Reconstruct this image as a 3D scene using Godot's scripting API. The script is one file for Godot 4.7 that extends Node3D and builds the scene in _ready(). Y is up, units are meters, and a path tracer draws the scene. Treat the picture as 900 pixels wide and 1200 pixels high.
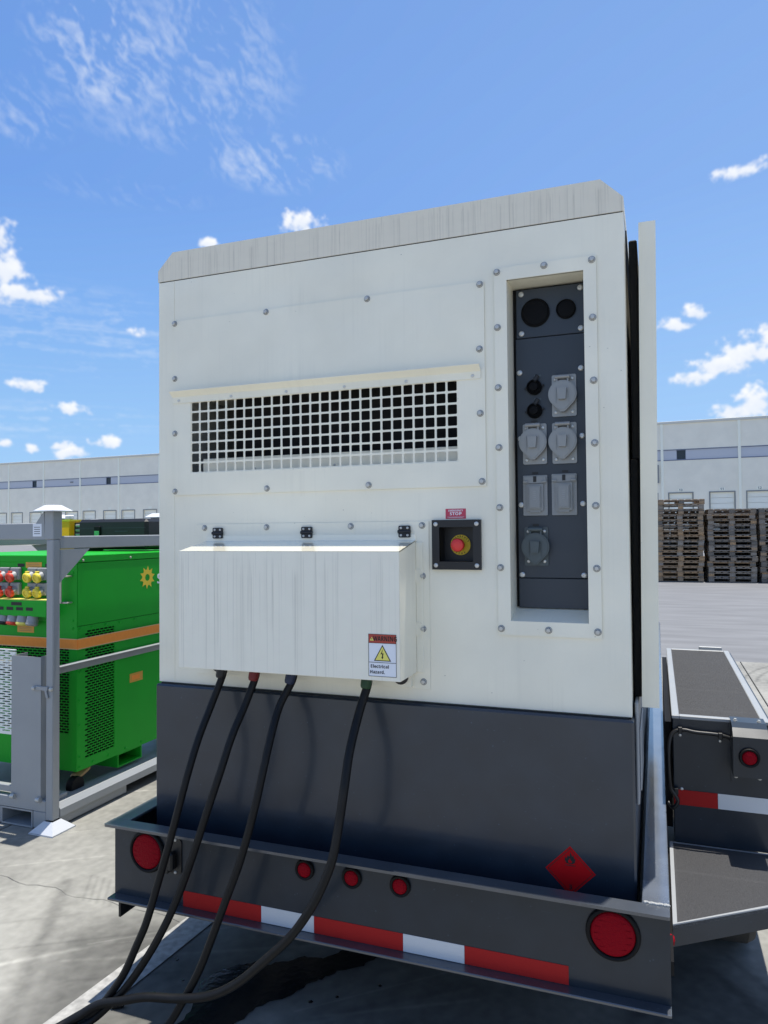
extends Node3D

# ---------------------------------------------------------------- mesh builder
class MB:
	var v := PackedVector3Array()
	var n := PackedVector3Array()
	var t := PackedVector2Array()
	func uv(p: Vector3, k: Vector3) -> Vector2:
		var a := k.abs()
		if a.z >= a.x and a.z >= a.y:
			return Vector2(p.x, -p.y)
		if a.y >= a.x:
			return Vector2(p.x, p.z)
		return Vector2(p.z, -p.y)
	func tri(a: Vector3, b: Vector3, c: Vector3, na: Vector3, nb: Vector3, nc: Vector3) -> void:
		var k := na + nb + nc
		if (b - a).cross(c - a).dot(k) > 0.0:
			var s := b
			b = c
			c = s
			s = nb
			nb = nc
			nc = s
		v.append(a); v.append(b); v.append(c)
		n.append(na); n.append(nb); n.append(nc)
		t.append(uv(a, k)); t.append(uv(b, k)); t.append(uv(c, k))
	func quad(a: Vector3, b: Vector3, c: Vector3, d: Vector3, k: Vector3) -> void:
		tri(a, b, c, k, k, k)
		tri(a, c, d, k, k, k)
	func face(p: Array, k: Vector3) -> void:
		for i in range(1, p.size() - 1):
			tri(p[0], p[i], p[i + 1], k, k, k)
	func box(c: Vector3, s: Vector3, bev := 0.0, B := Basis()) -> void:
		var h := s * 0.5
		bev = minf(bev, minf(h.x, minf(h.y, h.z)) * 0.8)
		var ax := [Vector3.RIGHT, Vector3.UP, Vector3.BACK]
		for i in 3:
			var j := (i + 1) % 3
			var k := (i + 2) % 3
			for sg in [-1.0, 1.0]:
				var nn: Vector3 = ax[i] * sg
				var o: Vector3 = nn * h[i]
				var u: Vector3 = ax[j] * (h[j] - bev)
				var w: Vector3 = ax[k] * (h[k] - bev)
				quad(c + B * (o - u - w), c + B * (o + u - w), c + B * (o + u + w), c + B * (o - u + w), B * nn)
				if bev > 0.0:
					for sj in [-1.0, 1.0]:
						var n2: Vector3 = ax[j] * sj
						var p1: Vector3 = nn * h[i] + n2 * (h[j] - bev)
						var p2: Vector3 = nn * (h[i] - bev) + n2 * h[j]
						quad(c + B * (p1 - w), c + B * (p1 + w), c + B * (p2 + w), c + B * (p2 - w), (B * (nn + n2)).normalized())
		if bev > 0.0:
			for sx in [-1.0, 1.0]:
				for sy in [-1.0, 1.0]:
					for sz in [-1.0, 1.0]:
						var q := Vector3(sx, sy, sz)
						var e := h - Vector3.ONE * bev
						tri(c + B * (Vector3(h.x, e.y, e.z) * q), c + B * (Vector3(e.x, h.y, e.z) * q), c + B * (Vector3(e.x, e.y, h.z) * q), B * q, B * q, B * q)
	func bx(x0: float, x1: float, y0: float, y1: float, z0: float, z1: float, bev := 0.0) -> void:
		box(Vector3(x0 + x1, y0 + y1, z0 + z1) * 0.5, Vector3(absf(x1 - x0), absf(y1 - y0), absf(z1 - z0)), bev)
	# profile: points (radius, height along the local y axis)
	func lathe(pr: Array, xf: Transform3D, seg := 20, smooth := false) -> void:
		for i in pr.size() - 1:
			var a: Vector2 = pr[i]
			var b: Vector2 = pr[i + 1]
			if a.is_equal_approx(b):
				continue
			var d := b - a
			var nr := Vector2(d.y, -d.x).normalized()
			for s in seg:
				var t0 := TAU * s / seg
				var t1 := TAU * (s + 1) / seg
				var c0 := Vector3(cos(t0), 0, sin(t0))
				var c1 := Vector3(cos(t1), 0, sin(t1))
				var m0 := c0
				var m1 := c1
				if not smooth:
					m0 = (c0 + c1).normalized()
					m1 = m0
				var A := xf * (c0 * a.x + Vector3.UP * a.y)
				var B := xf * (c1 * a.x + Vector3.UP * a.y)
				var C := xf * (c1 * b.x + Vector3.UP * b.y)
				var D := xf * (c0 * b.x + Vector3.UP * b.y)
				var n0 := (xf.basis * (m0 * nr.x + Vector3.UP * nr.y)).normalized()
				var n1 := (xf.basis * (m1 * nr.x + Vector3.UP * nr.y)).normalized()
				if a.x > 1e-6:
					tri(A, B, C, n0, n1, n1)
				if b.x > 1e-6:
					tri(A, C, D, n0, n1, n0)
	func tube(p: Array, r: float, seg := 10) -> void:
		var T := []
		for i in p.size():
			var a: Vector3 = p[maxi(i - 1, 0)]
			var b: Vector3 = p[mini(i + 1, p.size() - 1)]
			T.append((b - a).normalized())
		var u: Vector3 = T[0].cross(Vector3(0.31, 0.17, 0.93)).normalized()
		var rings := []
		for i in p.size():
			u = (u - T[i] * u.dot(T[i])).normalized()
			var w: Vector3 = T[i].cross(u)
			var ring := []
			for s in seg:
				var an := TAU * s / seg
				ring.append(u * cos(an) + w * sin(an))
			rings.append(ring)
		for i in p.size() - 1:
			for s in seg:
				var e := (s + 1) % seg
				var a: Vector3 = rings[i][s]
				var b: Vector3 = rings[i][e]
				var c: Vector3 = rings[i + 1][e]
				var d: Vector3 = rings[i + 1][s]
				tri(p[i] + a * r, p[i] + b * r, p[i + 1] + c * r, a, b, c)
				tri(p[i] + a * r, p[i + 1] + c * r, p[i + 1] + d * r, a, c, d)
		for e in [0, p.size() - 1]:
			var k: Vector3 = -T[0] if e == 0 else T[e]
			for s in seg:
				tri(p[e], p[e] + rings[e][s] * r, p[e] + rings[e][(s + 1) % seg] * r, k, k, k)
	# polygon in local xy, extruded from z0 to z1
	func prism(poly: PackedVector2Array, z0: float, z1: float, xf := Transform3D()) -> void:
		var ix := Geometry2D.triangulate_polygon(poly)
		for z in [z0, z1]:
			var k: Vector3 = xf.basis.z.normalized() * (1.0 if z == maxf(z0, z1) else -1.0)
			for i in range(0, ix.size(), 3):
				var q := []
				for j in 3:
					var p := poly[ix[i + j]]
					q.append(xf * Vector3(p.x, p.y, z))
				tri(q[0], q[1], q[2], k, k, k)
		var area := 0.0
		for i in poly.size():
			area += poly[i].cross(poly[(i + 1) % poly.size()])
		for i in poly.size():
			var a := poly[i]
			var b := poly[(i + 1) % poly.size()]
			var d := (b - a).normalized() * signf(area)
			var k := (xf.basis * Vector3(d.y, -d.x, 0)).normalized()
			quad(xf * Vector3(a.x, a.y, z0), xf * Vector3(b.x, b.y, z0), xf * Vector3(b.x, b.y, z1), xf * Vector3(a.x, a.y, z1), k)
	# sheet in xy with rectangular holes, thickness z0..z1
	func sheet(r: Rect2, holes: Array, z0: float, z1: float, xf := Transform3D()) -> void:
		var xs := [r.position.x, r.end.x]
		var ys := [r.position.y, r.end.y]
		for h in holes:
			xs.append(h.position.x); xs.append(h.end.x)
			ys.append(h.position.y); ys.append(h.end.y)
		xs = thin(xs)
		ys = thin(ys)
		var solid := []
		for i in xs.size() - 1:
			var col := []
			for j in ys.size() - 1:
				col.append(true)
			solid.append(col)
		for h in holes:
			for i in xs.size() - 1:
				var mx: float = (xs[i] + xs[i + 1]) * 0.5
				if mx < h.position.x or mx > h.end.x:
					continue
				for j in ys.size() - 1:
					var my: float = (ys[j] + ys[j + 1]) * 0.5
					if my > h.position.y and my < h.end.y:
						solid[i][j] = false
		for i in xs.size() - 1:
			var j := 0
			while j < ys.size() - 1:
				if not solid[i][j]:
					j += 1
					continue
				var e := j
				while e + 1 < ys.size() - 1 and solid[i][e + 1]:
					e += 1
				for z in [z0, z1]:
					var k := xf.basis * Vector3(0, 0, 1 if z == maxf(z0, z1) else -1)
					quad(xf * Vector3(xs[i], ys[j], z), xf * Vector3(xs[i + 1], ys[j], z), xf * Vector3(xs[i + 1], ys[e + 1], z), xf * Vector3(xs[i], ys[e + 1], z), k)
				j = e + 1
			for j2 in ys.size() - 1:
				if not solid[i][j2]:
					continue
				for dd in [[1, 0], [-1, 0], [0, 1], [0, -1]]:
					var a: int = i + dd[0]
					var b: int = j2 + dd[1]
					if a >= 0 and b >= 0 and a < xs.size() - 1 and b < ys.size() - 1 and solid[a][b]:
						continue
					var p: Vector2
					var q: Vector2
					if dd[0] != 0:
						p = Vector2(xs[i + (1 if dd[0] > 0 else 0)], ys[j2])
						q = Vector2(p.x, ys[j2 + 1])
					else:
						p = Vector2(xs[i], ys[j2 + (1 if dd[1] > 0 else 0)])
						q = Vector2(xs[i + 1], p.y)
					quad(xf * Vector3(p.x, p.y, z0), xf * Vector3(q.x, q.y, z0), xf * Vector3(q.x, q.y, z1), xf * Vector3(p.x, p.y, z1), xf.basis * Vector3(dd[0], dd[1], 0))
	func thin(a: Array) -> Array:
		a.sort()
		var o := [a[0]]
		for x in a:
			if x - o[-1] > 1e-5:
				o.append(x)
		return o
	func mesh() -> ArrayMesh:
		var arr := []
		arr.resize(Mesh.ARRAY_MAX)
		arr[Mesh.ARRAY_VERTEX] = v
		arr[Mesh.ARRAY_NORMAL] = n
		arr[Mesh.ARRAY_TEX_UV] = t
		var m := ArrayMesh.new()
		m.add_surface_from_arrays(Mesh.PRIMITIVE_TRIANGLES, arr)
		return m

# ---------------------------------------------------------------- naming helpers
func part(called: String, m: Mesh, mt: Material, parent: Node, xf := Transform3D()) -> MeshInstance3D:
	var o := MeshInstance3D.new()
	o.name = called
	o.mesh = m
	o.material_override = null
	o.transform = xf
	for i in m.get_surface_count():
		o.set_surface_override_material(i, mt if i == 0 else m.surface_get_material(i))
	parent.add_child(o, true)
	return o

func ob(called: String, b: MB, mt: Material, parent: Node, xf := Transform3D()) -> MeshInstance3D:
	return part(called, b.mesh(), mt, parent, xf)

func tag(o: Node, label: String, category: String, group := "") -> void:
	o.set_meta("label", label)
	o.set_meta("category", category)
	if group != "":
		o.set_meta("group", group)

func thing(called: String, label: String, category: String, at := Vector3.ZERO, turn := 0.0, group := "") -> Node3D:
	var o := Node3D.new()
	o.name = called
	o.position = at
	o.rotation.y = turn
	tag(o, label, category, group)
	add_child(o, true)
	return o

func V(x: float, y: float, z: float) -> Vector3:
	return Vector3(x, y, z)

func at(x: float, y: float, z: float, b := Basis()) -> Transform3D:
	return Transform3D(b, Vector3(x, y, z))

func facing(p: Vector3, dir: Vector3) -> Transform3D:   # local y points along dir
	var q := Quaternion(Vector3.UP, dir.normalized()) if not dir.normalized().is_equal_approx(Vector3.DOWN) else Quaternion(Vector3.RIGHT, PI)
	return Transform3D(Basis(q), p)

func spline(p: Array, steps := 5) -> Array:
	var o := []
	for i in p.size() - 1:
		var a: Vector3 = p[maxi(i - 1, 0)]
		var b: Vector3 = p[i]
		var c: Vector3 = p[i + 1]
		var d: Vector3 = p[mini(i + 2, p.size() - 1)]
		for s in steps:
			o.append(b.cubic_interpolate(c, a, d, float(s) / steps))
	o.append(p[-1])
	return o

func circle(r: float, seg: int, c := Vector2.ZERO) -> PackedVector2Array:
	var o := PackedVector2Array()
	for i in seg:
		o.append(c + Vector2(cos(TAU * i / seg), sin(TAU * i / seg)) * r)
	return o

func rrect(x0: float, x1: float, y0: float, y1: float, r: float, seg := 4) -> PackedVector2Array:
	var o := PackedVector2Array()
	var cs := [Vector2(x1 - r, y1 - r), Vector2(x0 + r, y1 - r), Vector2(x0 + r, y0 + r), Vector2(x1 - r, y0 + r)]
	for k in 4:
		for i in seg + 1:
			var a := PI * 0.5 * (k + float(i) / seg)
			o.append(cs[k] + Vector2(cos(a), sin(a)) * r)
	return o

# ---------------------------------------------------------------- materials
var M := {}
var font: SystemFont
var rng := RandomNumberGenerator.new()

func mat(r: float, g: float, b: float, rough := 0.6, metal := 0.0, spec := 0.5) -> StandardMaterial3D:   # linear base colour
	var m := StandardMaterial3D.new()
	m.albedo_color = Color(r, g, b).linear_to_srgb()
	m.roughness = rough
	m.metallic = metal
	m.metallic_specular = spec
	return m

func noise(freq: float, oct := 4, sd := 1, type := FastNoiseLite.TYPE_SIMPLEX_SMOOTH) -> FastNoiseLite:
	var f := FastNoiseLite.new()
	f.noise_type = type
	f.frequency = freq
	f.fractal_octaves = oct
	f.seed = sd
	return f

func ntex(f: FastNoiseLite, size: int, lo: float, hi: float, normal := false, bump := 4.0) -> NoiseTexture2D:
	var t := NoiseTexture2D.new()
	t.noise = f
	t.width = size
	t.height = size
	t.seamless = true
	t.generate_mipmaps = false
	if normal:
		t.as_normal_map = true
		t.bump_strength = bump
	else:
		var g := Gradient.new()
		g.set_color(0, Color(lo, lo, lo))
		g.set_color(1, Color(hi, hi, hi))
		t.color_ramp = g
	return t

func tripl(m: StandardMaterial3D, scale: float, world := true) -> StandardMaterial3D:
	m.uv1_triplanar = true
	m.uv1_world_triplanar = world
	m.uv1_scale = Vector3.ONE * scale
	return m

func speck_texture() -> ImageTexture:      # dust specks and faint scuffs on dark paint; the paint itself is at 0.4
	var im := noise(0.012, 4, 71).get_seamless_image(512, 512)
	im.convert(Image.FORMAT_RGB8)
	var d := im.get_data()
	for i in d.size():
		d[i] = int(163 + (d[i] - 128) * 0.10)
	for k in 240:
		var x := rng.randi_range(1, 510)
		var y := rng.randi_range(1, 510)
		var v := rng.randi_range(185, 255)
		for q in [[0, 0], [1, 0]] if k % 4 else [[0, 0], [1, 0], [0, 1], [1, 1]]:
			for c in 3:
				d[((y + q[1]) * 512 + x + q[0]) * 3 + c] = v
	for k in 14:
		var x := rng.randf_range(30, 480)
		var y := rng.randf_range(30, 480)
		var a := rng.randf_range(-0.5, 0.5)
		for s in rng.randi_range(8, 34):
			var i := (int(y + sin(a) * s) * 512 + int(x + cos(a) * s)) * 3
			for c in 3:
				d[i + c] = mini(255, d[i + c] + 22)
	return ImageTexture.create_from_image(Image.create_from_data(512, 512, false, Image.FORMAT_RGB8, d))

func panel_texture() -> ImageTexture:      # clean white paint: faint runs, a little dust, a few dark specks
	var w := 1024
	var a := noise(0.004, 4, 72).get_seamless_image(w, w)
	var da := a.get_data()
	var col := PackedFloat32Array()
	col.resize(w)
	for k in 110:
		var c := rng.randi_range(0, w - 1)
		var wd := rng.randf_range(0.8, 3.0)
		var amp := rng.randf_range(0.5, 3.2)
		for dx in range(-6, 7):
			col[posmod(c + dx, w)] += amp * exp(-pow(dx / wd, 2.0))
	var nz := noise(0.006, 2, 73)
	var d := PackedByteArray()
	d.resize(w * w * 3)
	for y in w:
		for x in w:
			var g := clampf(nz.get_noise_2d(x * 1.5, y) * 1.6 + 0.3, 0, 1) if col[x] > 0.3 else 0.0
			var v := int(clampf(249.0 + (da[y * w + x] - 128) * 0.05 - col[x] * g, 0, 255))
			var i := (y * w + x) * 3
			d[i] = v
			d[i + 1] = v
			d[i + 2] = v
	for k in 60:
		var i := (rng.randi_range(1, w - 3) * w + rng.randi_range(1, w - 3)) * 3
		var v := rng.randi_range(150, 225)
		for c in 6 if k % 3 else 3:
			d[i + c] = v
	return ImageTexture.create_from_image(Image.create_from_data(w, w, false, Image.FORMAT_RGB8, d))

func streak_texture() -> ImageTexture:     # dried rain runs on the white paint
	var w := 1024
	var h := 128
	var buf := PackedFloat32Array()
	buf.resize(w * h)
	buf.fill(1.0)
	var nz := noise(0.02, 3, 7)
	for k in 150:
		var c := rng.randi_range(0, w - 1)
		var wd := rng.randf_range(0.6, 1.7) if k % 12 else rng.randf_range(4.0, 10.0)
		var dark := rng.randf_range(0.03, 0.15) if wd < 3.9 else rng.randf_range(0.015, 0.04)
		var top := rng.randf_range(-0.1, 0.15)
		var ln := rng.randf_range(0.5, 1.3)
		for y in h:
			var f := float(y) / h
			var s := clampf((f - top) / 0.08, 0, 1) * clampf((top + ln - f) / 0.35, 0, 1)
			if s <= 0.0:
				continue
			var sh := nz.get_noise_2d(y * 0.5, k * 37.0) * 1.6
			for dx in range(-int(wd * 2) - 1, int(wd * 2) + 2):
				var e := exp(-pow((dx - sh) / wd, 2.0))
				var i := y * w + posmod(c + dx, w)
				buf[i] *= 1.0 - dark * s * e
	var by := PackedByteArray()
	by.resize(w * h * 3)
	for i in w * h:
		var q := clampf(0.97 * buf[i] + 0.02 * nz.get_noise_2d((i % w) * 0.7, (i / w) * 2.0), 0, 1)
		by[i * 3] = int(255 * pow(q * 0.88, 1 / 2.2))
		by[i * 3 + 1] = int(255 * pow(q * 0.845, 1 / 2.2))
		by[i * 3 + 2] = int(255 * pow(minf(q * 1.01, 1.0) * 0.71, 1 / 2.2))
	return ImageTexture.create_from_image(Image.create_from_data(w, h, false, Image.FORMAT_RGB8, by))

const GX0 := -4.0
const GZ0 := -7.2
const GS := 9.6
func concrete_texture() -> ImageTexture:   # x in [-4, 5.6], z in [-7.2, 2.4]
	var w := 1600
	var a := noise(0.004, 5, 11).get_image(w, w, false, false, true)
	var b := noise(0.09, 3, 12).get_image(w, w, false, false, true)
	var broom := noise(0.035, 3, 13)
	var da := a.get_data()
	var db := b.get_data()
	var step := da.size() / (w * w)
	var stepb := db.size() / (w * w)
	var by := PackedByteArray()
	by.resize(w * w * 3)
	var lut := PackedByteArray()
	lut.resize(1024)
	for i in 1024:
		lut[i] = int(clampf(255 * pow(i / 1023.0, 1 / 2.2), 0, 255))
	for y in w:
		for x in w:
			var i := y * w + x
			var q := 0.238 + (da[i * step] / 255.0 - 0.5) * 0.17 + (db[i * stepb] / 255.0 - 0.5) * 0.09
			by[i * 3] = lut[int(q * 1023)]
			by[i * 3 + 1] = lut[int(q * 0.985 * 1023)]
			by[i * 3 + 2] = lut[int(q * 0.885 * 1023)]
	# stains and marks, each in its own small window
	var px := w / GS
	var marks := []
	# [x0, z0, x1, z1, half width, darkness]
	marks.append([-1.26, -0.52, -0.72, 0.30, 0.032, 0.42])
	marks.append([-1.17, -0.50, -0.62, 0.33, 0.05, 0.12])
	for k in 5:
		marks.append([-1.2 + k * 0.035, -0.6, -1.08 + k * 0.035, -0.42, 0.007, 0.2])
	marks.append([1.36, -0.86, 1.70, -0.36, 0.014, 0.35])
	marks.append([1.30, -0.76, 1.62, -0.26, 0.02, 0.3])
	for k in 110:
		var mx := rng.randf_range(-3.5, 0.5)
		var mz := rng.randf_range(-3.0, 1.5)
		var an := rng.randf_range(-0.75, -0.45)
		var ln := rng.randf_range(0.3, 1.2)
		marks.append([mx, mz, mx + cos(an) * ln, mz + sin(an) * ln, rng.randf_range(0.003, 0.014), rng.randf_range(-0.5, 0.28)])
	for k in 7:     # curved tyre marks near the road
		var r := 0.5 + k * 0.11
		for s in 14:
			var a0 := PI * 0.55 + s * 0.085
			marks.append([3.05 + cos(a0) * r, -5.6 - sin(a0) * r * 1.5, 3.05 + cos(a0 + 0.085) * r, -5.6 - sin(a0 + 0.085) * r * 1.5, 0.016, 0.3])
	for mk in marks:
		var p0 := Vector2((mk[0] - GX0) * px, (mk[1] - GZ0) * px)
		var p1 := Vector2((mk[2] - GX0) * px, (mk[3] - GZ0) * px)
		var hw: float = mk[4] * px
		var pad := hw * 2.5 + 1
		for y in range(maxi(0, int(minf(p0.y, p1.y) - pad)), mini(w, int(maxf(p0.y, p1.y) + pad))):
			for x in range(maxi(0, int(minf(p0.x, p1.x) - pad)), mini(w, int(maxf(p0.x, p1.x) + pad))):
				var q := Geometry2D.get_closest_point_to_segment(Vector2(x, y), p0, p1)
				var d := q.distance_to(Vector2(x, y)) / hw
				if d > 2.4:
					continue
				var f: float = mk[5] * exp(-d * d) * clampf(0.9 + broom.get_noise_2d(x * 3.0, y * 3.0) * 0.45, 0.1, 1.3)
				var i := (y * w + x) * 3
				for c in 3:
					by[i + c] = clampi(int(by[i + c] * (1.0 - f * 0.5)), 0, 255)
	# soft darker patches under the trailer and its right step
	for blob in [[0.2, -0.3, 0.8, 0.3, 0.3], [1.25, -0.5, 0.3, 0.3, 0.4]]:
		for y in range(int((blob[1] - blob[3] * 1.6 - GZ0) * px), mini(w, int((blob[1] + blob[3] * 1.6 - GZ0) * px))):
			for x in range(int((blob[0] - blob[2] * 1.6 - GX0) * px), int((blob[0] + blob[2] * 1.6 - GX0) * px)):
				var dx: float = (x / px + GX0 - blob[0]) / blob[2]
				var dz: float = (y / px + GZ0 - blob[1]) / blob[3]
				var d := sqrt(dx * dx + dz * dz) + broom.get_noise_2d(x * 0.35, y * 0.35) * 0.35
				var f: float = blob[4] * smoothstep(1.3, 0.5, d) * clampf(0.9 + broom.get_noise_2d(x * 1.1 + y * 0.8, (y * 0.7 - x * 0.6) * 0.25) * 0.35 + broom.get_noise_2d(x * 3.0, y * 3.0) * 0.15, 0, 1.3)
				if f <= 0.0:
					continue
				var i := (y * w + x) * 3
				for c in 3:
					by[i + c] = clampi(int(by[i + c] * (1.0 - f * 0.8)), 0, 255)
	# generator's shadow painted into the colour, between the tyre mark and the painted line
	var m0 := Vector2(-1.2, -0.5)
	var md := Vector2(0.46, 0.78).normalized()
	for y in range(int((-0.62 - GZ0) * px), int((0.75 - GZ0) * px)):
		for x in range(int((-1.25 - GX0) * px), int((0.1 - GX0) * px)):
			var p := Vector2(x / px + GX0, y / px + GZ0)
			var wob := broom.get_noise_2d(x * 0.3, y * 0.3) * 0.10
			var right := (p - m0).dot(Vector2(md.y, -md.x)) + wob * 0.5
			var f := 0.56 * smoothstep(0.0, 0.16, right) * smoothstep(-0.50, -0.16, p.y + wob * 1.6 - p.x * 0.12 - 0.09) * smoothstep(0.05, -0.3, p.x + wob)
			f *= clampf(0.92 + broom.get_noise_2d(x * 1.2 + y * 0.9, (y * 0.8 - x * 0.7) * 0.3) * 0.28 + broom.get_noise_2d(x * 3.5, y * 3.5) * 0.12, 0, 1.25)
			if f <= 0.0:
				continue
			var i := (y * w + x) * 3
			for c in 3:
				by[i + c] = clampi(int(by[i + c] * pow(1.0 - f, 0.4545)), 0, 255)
	return ImageTexture.create_from_image(Image.create_from_data(w, w, false, Image.FORMAT_RGB8, by))

func tape_texture(r: float, g: float, b: float) -> ImageTexture:     # honeycomb of the reflective sheeting
	var im := Image.create(64, 64, false, Image.FORMAT_RGB8)
	for y in 64:
		for x in 64:
			var u := Vector2(x / 16.0, y / 16.0)
			var e := 0.0
			var row := int(u.y)
			var fx := fposmod(u.x + (0.5 if row % 2 else 0.0), 1.0) - 0.5
			var fy := fposmod(u.y, 1.0) - 0.5
			e = 1.0 if maxf(absf(fx), absf(fy)) > 0.42 else 0.0
			var k := 1.0 - 0.22 * e
			im.set_pixel(x, y, Color(r * k, g * k, b * k).linear_to_srgb())
	return ImageTexture.create_from_image(im)

func make_materials() -> void:
	font = SystemFont.new()
	font.font_names = PackedStringArray(["Droid Sans"])
	font.font_weight = 700
	var soft := ntex(noise(0.006, 4, 3), 512, 0.965, 1.0)
	var soft2 := ntex(noise(0.012, 4, 5), 512, 0.78, 1.0)
	var peel := ntex(noise(0.06, 2, 4), 512, 0, 1, true, 0.6)
	var wavy := ntex(noise(0.006, 3, 6), 512, 0, 1, true, 6.0)
	var rough1 := ntex(noise(0.01, 4, 8), 512, 0.75, 1.0)
	var white := mat(0.905, 0.862, 0.71, 0.42)
	white.albedo_texture = panel_texture()
	white.roughness_texture = rough1
	white.normal_enabled = true
	white.normal_texture = wavy
	white.normal_scale = 0.35
	M.white = tripl(white, 0.62)
	M.gloss = mat(0.90, 0.865, 0.72, 0.1)
	M.gloss.clearcoat_enabled = true
	M.gloss.clearcoat = 1.0
	M.gloss.clearcoat_roughness = 0.04
	var st := streak_texture()
	var cover := mat(1, 1, 1, 0.3)
	cover.albedo_texture = st
	cover.uv1_scale = Vector3(0.8, 2.6, 1)
	cover.uv1_offset = Vector3(0.1, 1.44 * 2.6, 0)
	M.cover = cover
	var cap := mat(0.90, 0.865, 0.83, 0.45)
	cap.albedo_texture = st
	cap.uv1_scale = Vector3(0.9, 6.5, 1)
	cap.uv1_offset = Vector3(0.3, 2.475 * 6.5, 0)
	M.cap = cap
	var specks := speck_texture()
	var dark := mat(0.044, 0.070, 0.108, 0.38)
	dark.albedo_texture = specks
	dark.roughness_texture = rough1
	dark.normal_enabled = true
	dark.normal_texture = wavy
	dark.normal_scale = 0.22
	dark.clearcoat_enabled = true
	dark.clearcoat = 0.35
	dark.clearcoat_roughness = 0.12
	M.dark = tripl(dark, 1.0)
	var dark2 := dark.duplicate()
	dark2.albedo_color = Color(0.040, 0.062, 0.090).linear_to_srgb()
	dark2.roughness = 0.4
	dark2.metallic_specular = 0.4
	dark2.clearcoat = 0.25
	var dark3 := dark.duplicate()  # trailer paint again, paler: sky reflected by upper faces put into the colour
	dark3.albedo_color = Color(0.13, 0.15, 0.18).linear_to_srgb()
	dark3.roughness = 0.42
	dark3.metallic_specular = 0.8
	dark3.clearcoat = 0.5
	dark3.clearcoat_roughness = 0.25
	M.trailer_lit = dark3
	var dark4 := dark3.duplicate()  # right rail: same paint, sky reflection put into a still paler colour
	dark4.albedo_color = Color(0.30, 0.34, 0.41).linear_to_srgb()
	dark4.roughness = 0.22
	dark4.clearcoat = 1.0
	dark4.clearcoat_roughness = 0.1
	M.rail = dark4
	M.trailer = dark2
	M.panel = tripl(mat(0.030, 0.040, 0.053, 0.5), 1.0)
	M.panel.roughness_texture = rough1
	M.black = mat(0.008, 0.008, 0.009, 0.45)
	M.rubber = mat(0.007, 0.007, 0.0075, 0.55, 0.0, 0.3)
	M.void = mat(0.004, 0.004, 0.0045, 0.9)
	M.inner = mat(0.4, 0.41, 0.39, 0.6)
	M.galv = mat(0.50, 0.50, 0.475, 0.35, 0.35)
	M.washer_shade = mat(0.16, 0.16, 0.155, 0.7)  # dark ring under each bolt: shade round the head put into its colour
	M.steel = mat(0.58, 0.58, 0.56, 0.3, 0.6)
	M.alum = mat(0.29, 0.29, 0.28, 0.36, 0.3)
	M.plastic = mat(0.26, 0.27, 0.27, 0.42)
	M.capblack = mat(0.004, 0.0042, 0.005, 0.6, 0.0, 0.25)
	M.darksock = mat(0.07, 0.09, 0.095, 0.45)
	M.cable = tripl(mat(0.0075, 0.008, 0.009, 0.5, 0.0, 0.35), 6.0)
	M.cable.albedo_texture = soft2
	M.red = mat(0.55, 0.02, 0.025, 0.35)
	M.redbtn = mat(0.75, 0.04, 0.035, 0.4)
	M.yellow = mat(0.85, 0.6, 0.03, 0.5)
	M.lens = tripl(mat(0.24, 0.003, 0.010, 0.4, 0.0, 0.16), 14.0)
	M.lens.normal_enabled = true
	M.lens.normal_texture = ntex(noise(0.05, 2, 25, FastNoiseLite.TYPE_CELLULAR), 256, 0, 1, true, 6.0)
	M.lens.normal_scale = 0.6
	M.labelred = mat(0.50, 0.045, 0.09, 0.5)
	M.warn = mat(0.42, 0.055, 0.035, 0.5)
	M.paper = mat(0.78, 0.80, 0.84, 0.5)
	M.ink = mat(0.01, 0.01, 0.01, 0.6)
	M.paleyellow = mat(0.8, 0.72, 0.16, 0.5)
	M.diamond = mat(0.48, 0.007, 0.010, 0.5, 0.0, 0.2)
	M.tapered = mat(1, 1, 1, 0.5, 0.0, 0.2)
	M.tapered.albedo_texture = tape_texture(0.42, 0.024, 0.022)
	M.tapered.uv1_scale = Vector3.ONE * 90
	M.tapewhite = mat(1, 1, 1, 0.25)
	M.tapewhite.albedo_texture = tape_texture(0.66, 0.68, 0.7)
	M.tapewhite.uv1_scale = Vector3.ONE * 90
	var grit := mat(0.115, 0.115, 0.12, 0.85)
	grit.albedo_texture = ntex(noise(0.35, 2, 21), 512, 0.45, 1.0)
	grit.normal_enabled = true
	grit.normal_texture = ntex(noise(0.4, 2, 22), 512, 0, 1, true, 8.0)
	M.grit = tripl(grit, 3.0)
	var frame := mat(0.31, 0.325, 0.335, 0.4)
	frame.albedo_texture = soft
	frame.roughness_texture = rough1
	M.frame = tripl(frame, 1.2)
	M.padplate = mat(0.55, 0.57, 0.6, 0.5)
	var green := mat(0.013, 0.38, 0.026, 0.45, 0.0, 0.3)
	green.albedo_texture = soft
	M.green = tripl(green, 1.0)
	M.orange = tripl(mat(0.95, 0.31, 0.045, 0.8), 10.0)
	M.orange.albedo_texture = soft
	M.orangeedge = mat(0.72, 0.5, 0.25, 0.8)
	M.sockred = mat(0.62, 0.05, 0.025, 0.45)
	M.sockyellow = mat(0.75, 0.60, 0.05, 0.45)
	M.sockgrey = mat(0.3, 0.31, 0.32, 0.5)
	M.ylabel = mat(0.65, 0.33, 0.04, 0.5)
	M.silver = mat(0.55, 0.5, 0.46, 0.3, 0.5)
	M.caster = mat(0.36, 0.24, 0.11, 0.5, 0.3)
	M.meshwhite = mat(0.78, 0.79, 0.74, 0.5)
	M.bin = mat(0.9, 0.50, 0.03, 0.5)
	M.bin.backlight_enabled = true
	M.bin.backlight = Color(1.0, 0.72, 0.14)
	M.tyre = mat(0.05, 0.046, 0.04, 0.85)
	# ground
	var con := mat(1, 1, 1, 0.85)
	con.albedo_texture = concrete_texture()
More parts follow.
